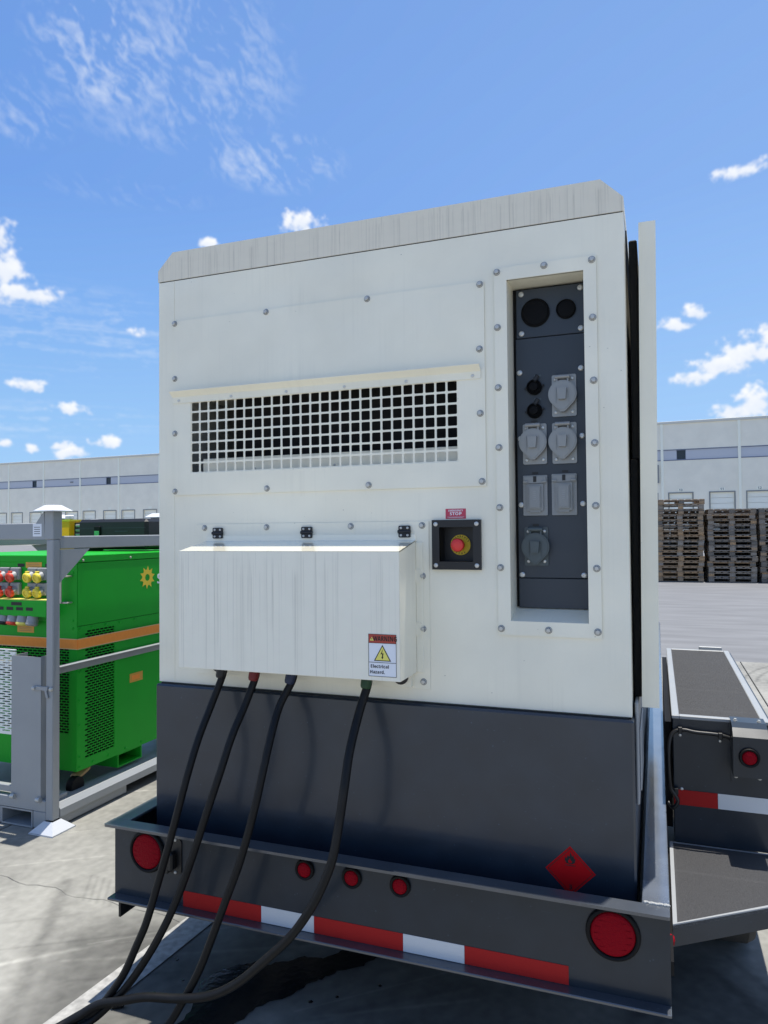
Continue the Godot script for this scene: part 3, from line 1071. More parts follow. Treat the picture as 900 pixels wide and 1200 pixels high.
func trailer() -> void:
	var t := thing("trailer", "dark grey tandem trailer chassis with red and white reflective tape", "trailer")
	var XL := -0.557
	var XR := 1.164
	var b := MB.new()
	# rear cross member: channel section, flanges facing backwards
	b.bx(XL + 0.004, XR, 0.309, 0.544, -0.008, 0.0)
	var rc := ob("rear_beam", b, M.trailer, t)
	b = MB.new()
	b.prism(PackedVector2Array([Vector2(XL, -0.004), Vector2(XR, -0.004), Vector2(XR, 0.047), Vector2(XR - 0.004, 0.05), Vector2(XL + 0.006, 0.05), Vector2(XL, 0.046)]), -0.552, -0.544, Transform3D(Basis(V(1, 0, 0), V(0, 0, 1), V(0, -1, 0)), Vector3.ZERO))
	ob("top_flange", b, M.trailer_lit, rc)
	b = MB.new()
	b.bx(XL + 0.002, XR, 0.300, 0.309, -0.008, 0.036, 0.002)
	ob("bottom_flange", b, M.trailer_lit, rc)
	# side rails
	for s in [[XL, -0.497, "left"], [1.098, XR, "right"]]:
		b = MB.new()
		b.bx(s[0], s[1], 0.542, 0.5515, -5.9, -0.0045, 0.0015)
		var outer: float = s[0] if s[2] == "left" else s[1]
		b.bx(minf(outer, outer + (0.008 if s[2] == "left" else -0.008)), maxf(outer, outer + (0.008 if s[2] == "left" else -0.008)), 0.31, 0.542, -5.9, -0.009)
		ob("side_rail", b, M.rail if s[2] == "right" else M.trailer_lit, t)
	b = MB.new()
	for s in 22:
		b.box(V(1.105 + s * 0.0027, 0.5535, -0.006 + rng.randf_range(-0.002, 0.002)), V(0.004, 0.006, 0.009), 0.0015, Basis(Vector3.UP, rng.randf()))
	ob("weld_bead", b, M.galv, t)
	b = MB.new()
	b.bx(XL + 0.01, XR - 0.01, 0.40, 0.42, -5.8, -0.01)
	ob("deck", b, M.trailer, t)
	b = MB.new()
	for z in [-0.8, -1.9, -3.0, -4.2, -5.4]:
		b.bx(XL + 0.01, XR - 0.01, 0.32, 0.398, z, z + 0.08)
	for x in [-0.35, 0.9]:
		b.bx(x, x + 0.06, 0.30, 0.318, -5.8, -0.01)
	ob("underframe", b, M.trailer, t)
	b = MB.new()
	b.bx(XL + 0.008, XL + 0.016, 0.225, 0.30, -0.10, -0.012)
	b.bx(XL + 0.016, XL + 0.09, 0.29, 0.298, -0.10, -0.012)
	ob("tie_down_bracket", b, M.black, t)
	# tail lamps and marker lamps
	lamp(t, "tail_lamp", V(-0.421, 0.464, 0.0), 0.068, 0.0545)
	lamp(t, "tail_lamp", V(1.027, 0.464, 0.0), 0.068, 0.0545)
	for x in [0.150, 0.302, 0.451]:
		lamp(t, "marker_lamp", V(x, 0.493, 0.0), 0.031, 0.0215)
	# latch plate beside the left lamp
	b = MB.new()
	b.prism(rrect(-0.335, -0.288, 0.408, 0.522, 0.015), 0.0, 0.004)
	var lt := ob("latch_plate", b, M.black, t)
	b = MB.new()
	b.bx(-0.326, -0.306, 0.425, 0.482, 0.004, 0.03, 0.005)
	b.bx(-0.345, -0.328, 0.412, 0.47, 0.004, 0.02, 0.003)
	ob("latch", b, M.black, lt)
	for y in [0.414, 0.516]:
		part("rivet", rivet_mesh, M.galv, lt, at(-0.311, y, 0.004))
	# reflective tape
	var x0 := -0.2836
	var lens := [0.2836, 0.1783, 0.2791, 0.1783, 0.2791]
	for i in 5:
		b = MB.new()
		b.bx(x0 - 0.0 + 0.0004, x0 + lens[i] - 0.0004, 0.3105, 0.3596, 0.0, 0.0012)
		var tp := ob("reflective_tape", b, M.tapewhite if i % 2 else M.tapered, t)
		tp.set_meta("label", "white honeycomb reflective tape" if i % 2 else "red honeycomb reflective tape")
		x0 += lens[i]
	# side marker on the right rail
	b = MB.new()
	b.lathe([Vector2(0.016, 0), Vector2(0.015, 0.006), Vector2(0.01, 0.011), Vector2(0, 0.013)], facing(V(XR, 0.405, -0.13), Vector3.RIGHT), 16, true)
	ob("side_marker", b, M.lens, t)
	# fenders: upper box with grit sheet, lower step with grit sheet
	for s in [1.0]:
		var mx := (XL + XR) * 0.5
		var X := func(x: float) -> float: return x if s > 0 else 2.0 * mx - x
		b = MB.new()
		var fl: float = 1.188
		var fr: float = 1.482
		var ft := 0.866
		b.bx(X.call(fl), X.call(fr), 0.44, ft - 0.006, -2.17, -0.70, 0.003)
		var f := ob("fender", b, M.trailer, t)
		b = MB.new()
		for e in [[fl - 0.002, fl + 0.022, -2.172, -0.698], [fr - 0.022, fr + 0.002, -2.172, -0.698], [fl + 0.022, fr - 0.022, -0.722, -0.698], [fl + 0.022, fr - 0.022, -2.172, -2.148]]:
			b.bx(X.call(e[0]), X.call(e[1]), ft - 0.012, ft, e[2], e[3], 0.002)
		b.bx(X.call(1.345), X.call(1.455), ft - 0.02, ft + 0.016, -2.19, -2.1722, 0.003)
		ob("fender_edge", b, M.frame, f)
		b = MB.new()
		b.bx(X.call(fl + 0.022), X.call(fr - 0.022), ft - 0.006, ft - 0.002, -2.148, -0.722)
		ob("grit_sheet", b, M.grit, f)
		b = MB.new()
		b.bx(X.call(fr + 0.003), X.call(fr + 0.012), 0.5, ft - 0.01, -2.17, -0.70, 0.002)
		ob("fender_skirt", b, M.trailer, f)
		b = MB.new()
		b.bx(1.1645, fl - 0.0025, 0.47, 0.83, -2.1, -0.75)
		b.bx(1.1645, 1.1715, 0.385, 0.42, -0.69, 0.0)
		ob("fender_gap_filler", b, M.rubber, f)  # black filler added in the dark gap beside the rail, and bracket
		# step plate in front of the wheel box, its outer rear corner cut back
		var y := 0.44
		var pl := PackedVector2Array([Vector2(X.call(1.172), 0.145), Vector2(X.call(1.432), 0.335), Vector2(X.call(1.47), 0.40), Vector2(X.call(1.482), 0.699), Vector2(X.call(1.172), 0.699)])
		var up := Transform3D(Basis(V(1, 0, 0), V(0, 0, -1), V(0, 1, 0)), Vector3.ZERO)
		b = MB.new()
		b.prism(pl, y - 0.06, y - 0.0035, up)
		var stp := ob("step", b, M.trailer, t)
		var ins := PackedVector2Array()
		var cen := Vector2(X.call(1.33), 0.46)
		for q in pl:
			ins.append(cen + (q - cen) * Vector2(0.93, 0.955))
		b = MB.new()
		b.prism(ins, y - 0.0035, y - 0.001, up)
		ob("grit_sheet", b, M.grit, stp)
		b = MB.new()
		for i in pl.size():
			var q0 := pl[i]
			var q1 := pl[(i + 1) % pl.size()]
			var i0 := ins[i]
			var i1 := ins[(i + 1) % pl.size()]
			b.quad(up * V(q0.x, q0.y, y), up * V(q1.x, q1.y, y), up * V(i1.x, i1.y, y), up * V(i0.x, i0.y, y), Vector3.UP)
			var dd := (q1 - q0).normalized()
			b.quad(up * V(q0.x, q0.y, y), up * V(q1.x, q1.y, y), up * V(q1.x, q1.y, y - 0.012), up * V(q0.x, q0.y, y - 0.012), up.basis * V(dd.y * s, -dd.x * s, 0))
		ob("step_edge", b, M.frame, stp)
		# wheels under the fender
		for z in [-1.05, -1.80]:
			var wx: float = X.call(1.345)
			var fx := facing(V(wx, 0.335, z), Vector3.RIGHT)
			b = MB.new()
			b.lathe([Vector2(0.2, -0.09), Vector2(0.28, -0.105), Vector2(0.318, -0.098), Vector2(0.333, -0.075), Vector2(0.335, 0), Vector2(0.333, 0.075), Vector2(0.318, 0.098), Vector2(0.28, 0.105), Vector2(0.2, 0.09)], fx, 40, true)
			var wl := Node3D.new()
			wl.name = "wheel"
			t.add_child(wl, true)
			ob("tyre", b, M.tyre, wl)
			b = MB.new()
			b.lathe([Vector2(0.2, -0.09), Vector2(0.195, 0.09), Vector2(0.17, 0.05), Vector2(0.08, 0.04), Vector2(0.06, 0.075), Vector2(0, 0.08)], fx, 28, true)
			ob("rim", b, M.galv, wl)
	# right fender: tape, lamp bracket, wiring
	b = MB.new()
	b.bx(1.189, 1.324, 0.567, 0.617, -0.699, -0.6978)
	var ft1 := ob("reflective_tape", b, M.tapered, t)
	ft1.set_meta("label", "red reflective tape across the right fender")
	b = MB.new()
	b.bx(1.325, 1.481, 0.567, 0.617, -0.699, -0.6978)
	var ft2 := ob("reflective_tape", b, M.tapewhite, t)
	ft2.set_meta("label", "white reflective tape across the right fender")
	b = MB.new()
	# bent bracket: top lip, sloping face, return foot
	var prof := PackedVector2Array([Vector2(0.73, 0.868), Vector2(0.66, 0.868), Vector2(0.626, 0.858), Vector2(0.60, 0.835), Vector2(0.612, 0.705), Vector2(0.694, 0.705), Vector2(0.694, 0.662), Vector2(0.698, 0.662), Vector2(0.698, 0.86), Vector2(0.73, 0.8665)])
	b.prism(prof, -1.468, -1.366, Transform3D(Basis(V(0, 0, -1), V(0, 1, 0), V(-1, 0, 0)), Vector3.ZERO))
	var br := ob("lamp_bracket", b, M.trailer, t)
	for x in [1.38, 1.45]:
		part("bolt", bolt_mesh, M.galv, br, at(x, 0.683, -0.694, Basis.from_scale(V(0.75, 0.75, 0.75))))
		part("bolt", bolt_mesh, M.galv, br, Transform3D(Basis(Vector3.RIGHT, -PI / 2) * Basis.from_scale(V(0.7, 0.7, 0.7)), V(x, 0.868, -0.68)))
	lamp(t, "marker_lamp", V(1.412, 0.772, -0.605), 0.031, 0.0215)
	b = MB.new()
	b.tube(spline([V(1.366, 0.806, -0.688), V(1.33, 0.815, -0.685), V(1.26, 0.818, -0.682), V(1.225, 0.822, -0.685), V(1.195, 0.815, -0.685), V(1.18, 0.79, -0.68), V(1.174, 0.74, -0.67), V(1.175, 0.67, -0.67), V(1.18, 0.625, -0.68), V(1.195, 0.6, -0.68), V(1.2, 0.58, -0.68), V(1.185, 0.56, -0.68), V(1.172, 0.57, -0.7)], 6), 0.0062, 8)
	var wr := ob("wiring_conduit", b, M.black, t)
	for p in [V(1.212, 0.821, -0.69), V(1.335, 0.812, -0.69), V(1.196, 0.616, -0.69)]:
		b = MB.new()
		b.box(p + V(0, 0, 0.006), V(0.014, 0.022, 0.014), 0.002)
		ob("cable_clip", b, M.black, wr)
		part("rivet", rivet_mesh, M.steel, wr, at(p.x + (0.018 if p.y < 0.7 else 0.0), p.y + (0.004 if p.y < 0.7 else -0.021), -0.6995))

# ---------------------------------------------------------------- generator
const ZB := -0.1215

func receptacle(g: Node, x0: float, x1: float, y0: float, y1: float, c: Vector2, mt: Material) -> void:
	var z := -0.205
	var b := MB.new()
	b.prism(rrect(x0, x1, y0, y1, 0.005), z, z + 0.005)
	b.prism(circle(0.03, 28, c), z + 0.005, z + 0.016)
	var p := ob("receptacle", b, mt, g)
	# round hinged lid that ends in a pointed lip
	var o := PackedVector2Array()
	var r := 0.0405
	for i in 30:
		var a := deg_to_rad(-50.0 + 280.0 * i / 29.0)
		o.append(c + Vector2(cos(a), sin(a)) * r)
	o.append(c + Vector2(-0.012, -r * 1.12))
	o.append(c + Vector2(-0.005, -r * 1.27))
	o.append(c + Vector2(0.005, -r * 1.27))
	o.append(c + Vector2(0.012, -r * 1.12))
	b = MB.new()
	b.prism(o, z + 0.016, z + 0.023)
	var inner := PackedVector2Array()
	for q in o:
		inner.append(c + (q - c) * 0.9)
	b.prism(inner, z + 0.023, z + 0.025)
	b.box(V(c.x - 0.018, c.y - 0.004, z + 0.026), V(0.0015, 0.046, 0.002))
	b.box(V(c.x + 0.018, c.y - 0.004, z + 0.026), V(0.0015, 0.046, 0.002))
	ob("lid", b, mt, p)
	b = MB.new()
	b.prism(PackedVector2Array([Vector2(c.x - 0.0105, c.y - 0.017), Vector2(c.x + 0.0105, c.y - 0.017), Vector2(c.x + 0.013, c.y + 0.016), Vector2(c.x - 0.013, c.y + 0.016)]), z + 0.025, z + 0.037)
	ob("grip", b, mt, p)
	b = MB.new()
	b.lathe([Vector2(0, -0.021), Vector2(0.0065, -0.021), Vector2(0.0065, 0.021), Vector2(0, 0.021)], facing(V(c.x, c.y + 0.051, z + 0.018), Vector3.RIGHT), 14, true)
	b.bx(c.x - 0.019, c.x - 0.012, c.y + 0.034, c.y + 0.054, z + 0.005, z + 0.021, 0.002)
	b.bx(c.x + 0.012, c.x + 0.019, c.y + 0.034, c.y + 0.054, z + 0.005, z + 0.021, 0.002)
	ob("hinge", b, mt, p)
	for sx in [x0 + 0.011, x1 - 0.011]:
		for sy in [y0 + 0.013, y1 - 0.013]:
			part("screw", screw_mesh, M.steel, p, at(sx, sy, z + 0.005, Basis.from_scale(V(0.6, 0.6, 0.6))))

func gfci(g: Node, x0: float, x1: float, y0: float, y1: float) -> void:
	var z := -0.205
	var c := Vector2((x0 + x1) * 0.5, (y0 + y1) * 0.5)
	var b := MB.new()
	b.prism(rrect(x0, x1, y0, y1, 0.003), z, z + 0.006)
	var p := ob("duplex_cover", b, M.plastic, g)
	b = MB.new()
	b.prism(rrect(x0 + 0.004, x1 - 0.004, y1 - 0.024, y1 - 0.004, 0.002), z + 0.006, z + 0.012)
	b.bx(x0 + 0.001, x0 + 0.016, y1 - 0.022, y1 - 0.016, z + 0.012, z + 0.016, 0.001)
	b.bx(x1 - 0.016, x1 - 0.001, y1 - 0.022, y1 - 0.016, z + 0.012, z + 0.016, 0.001)
	ob("hinge", b, M.plastic, p)
	b = MB.new()
	b.bx(c.x - 0.0045, c.x + 0.0045, y1 - 0.02, y1 - 0.003, z + 0.012, z + 0.0135)
	ob("hinge_gap", b, M.black, p)
	b = MB.new()
	b.prism(rrect(c.x - 0.024, c.x + 0.024, y0 + 0.014, y1 - 0.026, 0.003), z + 0.006, z + 0.013)
	b.prism(rrect(c.x - 0.016, c.x + 0.016, y0 + 0.009, y0 + 0.014, 0.002), z + 0.006, z + 0.013)
	b.prism(rrect(c.x - 0.017, c.x + 0.017, y0 + 0.02, y1 - 0.032, 0.003), z + 0.013, z + 0.02)
	b.prism(rrect(c.x - 0.014, c.x + 0.014, y0 + 0.024, y1 - 0.036, 0.002), z + 0.02, z + 0.022)
	ob("lid", b, M.plastic, p)
	b = MB.new()
	for k in 5:
		b.bx(c.x - 0.004, c.x + 0.004, c.y - 0.014 + k * 0.006, c.y - 0.0115 + k * 0.006, z + 0.022, z + 0.0224)
	for k in 12:
		for sx in [x0 + 0.003, x1 - 0.005]:
			b.bx(sx, sx + 0.002, y0 + 0.008 + k * 0.0072, y0 + 0.0115 + k * 0.0072, z + 0.006, z + 0.0064)
	ob("moulded_mark", b, M.sockgrey, p)

func generator() -> void:
	var g := thing("generator", "cream white diesel generator cabinet on a dark grey base", "generator")
	var ZF := -2.52
	var x0 := -0.468
	var x1 := 1.079
	# rear wall sheet
	var b := MB.new()
	var rec := Rect2(0.754, 1.238, 0.216, 0.987)
	b.sheet(Rect2(x0, 0.988, x1 - x0, 2.3735 - 0.988), [Rect2(-0.37, 1.66, 1.01, 0.31), rec, Rect2(0.538, 1.40, 0.116, 0.114), Rect2(-0.4045, 0.9885, 0.0016, 1.3845)], ZB - 0.004, ZB)
	b.bx(-0.4045, -0.4029, 0.9885, 2.373, ZB - 0.004, ZB - 0.001)
	ob("rear_wall", b, M.white, g)
	b = MB.new()
	b.bx(x0, x0 + 0.004, 0.988, 2.3735, ZF, ZB - 0.0045)
	ob("side_wall", b, M.white, g)
	b = MB.new()
	b.bx(x1 - 0.004, x1, 0.988, 2.3735, ZF, ZB - 0.0045)
	ob("side_wall", b, M.white, g)
	b = MB.new()
	b.bx(x0 + 0.004, x1 - 0.004, 0.988, 2.3735, ZF, ZF + 0.004)
	ob("front_wall", b, M.white, g)
	# roof cap, chamfered along both long edges
	b = MB.new()
	b.prism(PackedVector2Array([Vector2(x0 - 0.003, 2.377), Vector2(x1 + 0.001, 2.377), Vector2(x1 + 0.001, 2.416), Vector2(1.019, 2.475), Vector2(-0.410, 2.475), Vector2(x0 - 0.003, 2.416)]), ZF - 0.002, ZB + 0.001)
	ob("roof_cap", b, M.cap, g)
	b = MB.new()
	b.bx(x0 + 0.003, x1 - 0.003, 2.3735, 2.377, ZF, ZB - 0.003)
	ob("roof_gasket", b, M.black, g)
	# dark grey base
	b = MB.new()
	b.bx(-0.467, 1.084, 0.425, 0.984, -2.5, -0.098, 0.006)
	ob("base", b, M.dark, g)
	b = MB.new()
	b.bx(-0.455, 1.07, 0.9845, 0.9875, -2.48, -0.115)
	ob("base_gasket", b, M.black, g)
	b = MB.new()
	b.bx(1.085, 1.094, 0.74, 1.02, -0.62, -0.16, 0.003)
	b.bx(1.094, 1.099, 0.76, 0.93, -0.50, -0.22, 0.002)
	ob("side_hinge_plate", b, M.frame, g)
	# ---- air intake
	b = MB.new()
	var gp := Rect2(-0.402, 1.628, 1.089, 0.603)
	b.sheet(gp, [Rect2(-0.3344, 1.7026, 0.939, 0.2436)], ZB + 0.0012, ZB + 0.005)
	ob("intake_panel", b, M.white, g)
	b = MB.new()
	var px := 0.90400 / 26.0
	var py := 0.0348
	for i in 27:
		for j in 7:
			var cx := -0.317 + px * i
			var cy := 1.72 + py * j
			var zt := ZB + 0.003
			var zb := ZB + 0.0005
			var hole := rrect(cx - 0.01435, cx + 0.01435, cy - 0.01435, cy + 0.01435, 0.0036, 3)
			var cell := rrect(cx - px * 0.5, cx + px * 0.5, cy - py * 0.5, cy + py * 0.5, 0.0001, 3)
			for k in hole.size():
				var k2 := (k + 1) % hole.size()
				b.quad(V(cell[k].x, cell[k].y, zt), V(cell[k2].x, cell[k2].y, zt), V(hole[k2].x, hole[k2].y, zt), V(hole[k].x, hole[k].y, zt), Vector3.BACK)
				var mid := (hole[k] + hole[k2]) * 0.5
				b.quad(V(hole[k].x, hole[k].y, zt), V(hole[k2].x, hole[k2].y, zt), V(hole[k2].x, hole[k2].y, zb), V(hole[k].x, hole[k].y, zb), V(cx - mid.x, cy - mid.y, 0).normalized())
	ob("intake_grille", b, M.white, g)
	# duct behind the grille
	b = MB.new()
	b.bx(-0.40, 0.66, 1.62, 1.64, -0.62, -0.127)
	b.bx(-0.40, 0.66, 1.985, 2.005, -0.62, -0.127)
	ob("duct", b, M.white, g)
	b = MB.new()
	b.bx(-0.42, -0.40, 1.60, 2.02, -0.62, -0.127)
	ob("duct_side", b, M.inner, g)
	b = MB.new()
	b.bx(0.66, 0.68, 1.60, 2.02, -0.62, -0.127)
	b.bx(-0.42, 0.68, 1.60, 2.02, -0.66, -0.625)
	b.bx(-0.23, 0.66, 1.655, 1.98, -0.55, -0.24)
	ob("duct_dark_inner", b, M.void, g)  # near-black right wall, back and inner block of the duct
	b = MB.new()
	b.bx(-0.305, 0.64, 1.642, 1.752, -0.16, -0.145, 0.002)
	ob("inner_ledge", b, M.white, g)
	for x in [-0.25, -0.10, 0.19, 0.35]:
		part("ledge_rivet", rivet_mesh, M.galv, g, at(x, 1.712, -0.145, Basis.from_scale(V(0.7, 0.7, 0.7))))
	# rain hood strip: sloping top, flat face with screws
	b = MB.new()
	b.prism(PackedVector2Array([Vector2(ZB + 0.0055, 1.944), Vector2(ZB + 0.0085, 1.944), Vector2(ZB + 0.0085, 1.9655), Vector2(ZB + 0.030, 1.9825), Vector2(ZB + 0.029, 1.985), Vector2(ZB + 0.0055, 1.9675)]), -0.406, 0.675, Transform3D(Basis(V(0, 0, 1), V(0, 1, 0), V(1, 0, 0)), Vector3.ZERO))
	ob("rain_hood", b, M.white, g)
	bolts(g, "hood_screw", rivet_mesh, M.steel, [Vector2(-0.38, 1.953), Vector2(-0.172, 1.953), Vector2(0.035, 1.953), Vector2(0.24, 1.953), Vector2(0.445, 1.953), Vector2(0.651, 1.953)], ZB + 0.0085)
	var ib := []
	for x in [-0.399, -0.04, 0.318, 0.675]:
		ib.append(Vector2(x, 2.2225))
		ib.append(Vector2(x, 1.6415))
	for y in [2.031, 1.8415]:
		ib.append(Vector2(-0.399, y))
		ib.append(Vector2(0.672, y))
	bolts(g, "bolt", bolt_mesh, M.galv, ib, ZB + 0.005)
	# seams of the wall sheets
	# ---- cable cover
	b = MB.new()
	b.bx(-0.315, 0.510, 1.025, 1.528, ZB + 0.001, ZB + 0.003, 0.0005)
	ob("cover_backplate", b, M.white, g)
	var cb := []
	for x in [-0.281, -0.043, 0.256, 0.489]:
		cb.append(Vector2(x, 1.515))
	for y in [1.363, 1.205, 1.047]:
		cb.append(Vector2(0.489, y))
	bolts(g, "bolt", bolt_mesh, M.galv, cb, ZB + 0.003)
	var zf := 0.037
	b = MB.new()
	# shell of bent sheet: front, sloping top, sides with flange
	var cx0 := -0.272
	var cx1 := 0.469
	b.bx(cx0, cx1, 1.075, 1.441, zf - 0.003, zf, 0.001)
	var cv := ob("cable_cover", b, M.cover, g)
	b = MB.new()
	b.quad(V(cx0, 1.4415, zf), V(cx1, 1.4415, zf), V(cx1, 1.471, ZB + 0.006), V(cx0, 1.471, ZB + 0.006), V(0, 0.98, 0.18).normalized())
	b.quad(V(cx0, 1.4385, zf - 0.003), V(cx1, 1.4385, zf - 0.003), V(cx1, 1.468, ZB + 0.006), V(cx0, 1.468, ZB + 0.006), V(0, -0.98, -0.18).normalized())
	b.bx(cx0, cx1, 1.468, 1.488, ZB + 0.003, ZB + 0.006)
	ob("cover_top", b, M.gloss, cv)
	for x in [cx0, cx1 - 0.003]:
		b = MB.new()
		b.prism(PackedVector2Array([Vector2(zf - 0.0035, 1.075), Vector2(zf - 0.0035, 1.4375), Vector2(ZB + 0.006, 1.4675), Vector2(ZB + 0.006, 1.075)]), x, x + 0.003, Transform3D(Basis(V(0, 0, 1), V(0, 1, 0), V(1, 0, 0)), Vector3.ZERO))
		ob("cover_side", b, M.white, cv)
	b = MB.new()
	b.bx(cx1, cx1 + 0.022, 1.075, 1.465, ZB + 0.0032, ZB + 0.0062, 0.001)
	ob("cover_flange", b, M.white, cv)
	b = MB.new()
	for y in [1.363, 1.205]:
		b.prism(rrect(0.462, 0.486, y - 0.02, y + 0.02, 0.006), ZB + 0.0064, ZB + 0.009)
	ob("cover_tab", b, M.white, cv)
	# inner gland plate below the cover
	b = MB.new()
	b.bx(-0.235, 0.452, 1.032, 1.10, -0.102, -0.098)
	b.bx(0.452, 0.456, 1.032, 1.10, ZB + 0.003, -0.098)
	ob("gland_plate", b, M.white, g)
	for x in [-0.215, 0.424]:
		b = MB.new()
		b.lathe([Vector2(0.024, 0), Vector2(0.024, 0.004), Vector2(0.014, 0.007), Vector2(0, 0.007)], facing(V(x, 1.063, -0.098), Vector3.BACK), 20, true)
		ob("grommet", b, M.black, g)
	for x in [-0.225, 0.106, 0.435]:
		b = MB.new()
		b.prism(rrect(x - 0.0185, x + 0.0185, 1.479, 1.515, 0.004), ZB + 0.006, ZB + 0.012)
		b.lathe([Vector2(0, -0.02), Vector2(0.0052, -0.02), Vector2(0.0052, 0.02), Vector2(0, 0.02)], facing(V(x, 1.497, ZB + 0.012), Vector3.RIGHT), 10, true)
		var hg := ob("hinge", b, M.black, g)
		for sx in [-0.0105, 0.0105]:
			for sy in [-0.011, 0.011]:
				part("hinge_screw", rivet_mesh, M.galv, hg, at(x + sx, 1.497 + sy, ZB + 0.012, Basis.from_scale(V(0.75, 0.75, 0.75))))
	# ---- warning label on the cover
	b = MB.new()
	b.bx(0.3745, 0.459, 1.087, 1.207, zf, zf + 0.0006)
	var wl := ob("warning_label", b, M.paper, g)
	b = MB.new()
	b.bx(0.375, 0.4585, 1.182, 1.2065, zf + 0.0006, zf + 0.001)
	ob("header", b, M.warn, wl)
	b = MB.new()
	b.sheet(Rect2(0.3745, 1.087, 0.0845, 0.12), [Rect2(0.3757, 1.1275, 0.0821, 0.0535), Rect2(0.3757, 1.0882, 0.0821, 0.038), Rect2(0.3757, 1.1822, 0.0821, 0.0236)], zf + 0.001, zf + 0.0013)
	ob("label_border", b, M.ink, wl)
	text("WARNING", 0.0135, M.ink, wl, at(0.4255, 1.1942, zf + 0.0014), 0.0005, 0.8)
	b = MB.new()
	b.prism(PackedVector2Array([Vector2(0.379, 1.188), Vector2(0.391, 1.188), Vector2(0.385, 1.1985)]), zf + 0.001, zf + 0.0014)
	ob("alert_symbol", b, M.paleyellow, wl)
	text("!", 0.006, M.ink, wl, at(0.385, 1.192, zf + 0.0017), 0.0004)
	b = MB.new()
	b.prism(PackedVector2Array([Vector2(0.391, 1.131), Vector2(0.443, 1.131), Vector2(0.417, 1.177)]), zf + 0.0006, zf + 0.001)
	ob("triangle_border", b, M.ink, wl)
	b = MB.new()
	b.prism(PackedVector2Array([Vector2(0.3955, 1.1335), Vector2(0.4385, 1.1335), Vector2(0.417, 1.172)]), zf + 0.001, zf + 0.0014)
	ob("triangle", b, M.paleyellow, wl)
	b = MB.new()
	b.prism(PackedVector2Array([Vector2(0.4185, 1.165), Vector2(0.4115, 1.150), Vector2(0.4165, 1.1512), Vector2(0.4155, 1.142), Vector2(0.4135, 1.143), Vector2(0.4172, 1.1365), Vector2(0.4205, 1.1435), Vector2(0.4185, 1.1425), Vector2(0.4205, 1.154), Vector2(0.416, 1.1525)]), zf + 0.0014, zf + 0.0018)
	ob("lightning_bolt", b, M.ink, wl)
	text("Electrical", 0.0092, M.ink, wl, at(0.4085, 1.1155, zf + 0.001), 0.0005)
	text("Hazard.", 0.0092, M.ink, wl, at(0.4015, 1.0995, zf + 0.001), 0.0005)
	# ---- emergency stop
	b = MB.new()
	b.sheet(Rect2(0.522, 1.3835, 0.148, 0.147), [Rect2(0.545, 1.407, 0.102, 0.102)], ZB, ZB + 0.012)
	var es := ob("emergency_stop_box", b, M.black, g)
	b = MB.new()
	b.bx(0.540, 0.545, 1.402, 1.512, ZB - 0.045, ZB + 0.011)
	b.bx(0.647, 0.652, 1.402, 1.512, ZB - 0.045, ZB + 0.011)
	b.bx(0.545, 0.647, 1.402, 1.407, ZB - 0.045, ZB + 0.011)
	b.bx(0.545, 0.647, 1.509, 1.512, ZB - 0.045, ZB + 0.011)
	b.bx(0.54, 0.652, 1.402, 1.512, ZB - 0.05, ZB - 0.045)
	ob("recess", b, M.black, es)
	for sx in [0.534, 0.658]:
		for sy in [1.396, 1.518]:
			part("screw", screw_mesh, M.steel, es, at(sx, sy, ZB + 0.012, Basis.from_scale(V(0.8, 0.8, 0.6))))
	b = MB.new()
	var ec := V(0.5955, 1.4555, ZB - 0.045)
	b.lathe([Vector2(0.031, 0), Vector2(0.031, 0.003), Vector2(0, 0.003)], facing(ec, Vector3.BACK), 30, false)
	var ed := ob("yellow_disc", b, M.yellow, es)
	b = MB.new()
	b.lathe([Vector2(0.013, 0.003), Vector2(0.013, 0.024), Vector2(0.0195, 0.029), Vector2(0.0203, 0.040), Vector2(0.018, 0.046), Vector2(0.01, 0.0495), Vector2(0, 0.0505)], facing(ec, Vector3.BACK), 26, true)
	ob("mushroom_button", b, M.redbtn, es)
	var word := "EMERGENCY"
	for i in word.length():
		var a := deg_to_rad(155.0 - 130.0 * i / (word.length() - 1))
		text(word[i], 0.005, M.ink, es, at(ec.x + cos(a) * 0.0262, ec.y + sin(a) * 0.0262, ec.z + 0.0032, Basis(Vector3.BACK, a - PI / 2)), 0.0005)
	word = "STOP"
	for i in word.length():
		var a := deg_to_rad(240.0 + 60.0 * i / (word.length() - 1))
		text(word[i], 0.005, M.ink, es, at(ec.x + cos(a) * 0.0262, ec.y + sin(a) * 0.0262, ec.z + 0.0032, Basis(Vector3.BACK, a + PI / 2)), 0.0005)
	b = MB.new()
	b.bx(0.562, 0.624, 1.5335, 1.5635, ZB, ZB + 0.0008)
	var sl := ob("stop_label", b, M.labelred, g)
	text("EMERGENCY", 0.0055, M.paper, sl, at(0.593, 1.5578, ZB + 0.001), 0.0005)
	text("STOP", 0.009, M.paper, sl, at(0.593, 1.5485, ZB + 0.001), 0.0005, 1.25)
	b = MB.new()
	b.bx(0.567, 0.619, 1.5385, 1.5393, ZB + 0.0008, ZB + 0.0011)
	b.bx(0.572, 0.614, 1.5365, 1.5372, ZB + 0.0008, ZB + 0.0011)
	ob("small_print", b, M.paper, sl)
	# ---- recessed socket bay
	b = MB.new()
	b.sheet(Rect2(0.7175, 1.197, 0.2875, 1.066), [rec], ZB + 0.0012, ZB + 0.0055)
	ob("bay_flange", b, M.white, g)
	var fb := [Vector2(0.862, 2.2525), Vector2(0.860, 1.2155)]
	for y in [2.251, 2.0885, 1.9125, 1.738, 1.564, 1.3905, 1.2155]:
		fb.append(Vector2(0.726, y))
		fb.append(Vector2(0.9935, y))
	bolts(g, "bolt", bolt_mesh, M.galv, fb, ZB + 0.0055)
	b = MB.new()
	var zp := -0.205
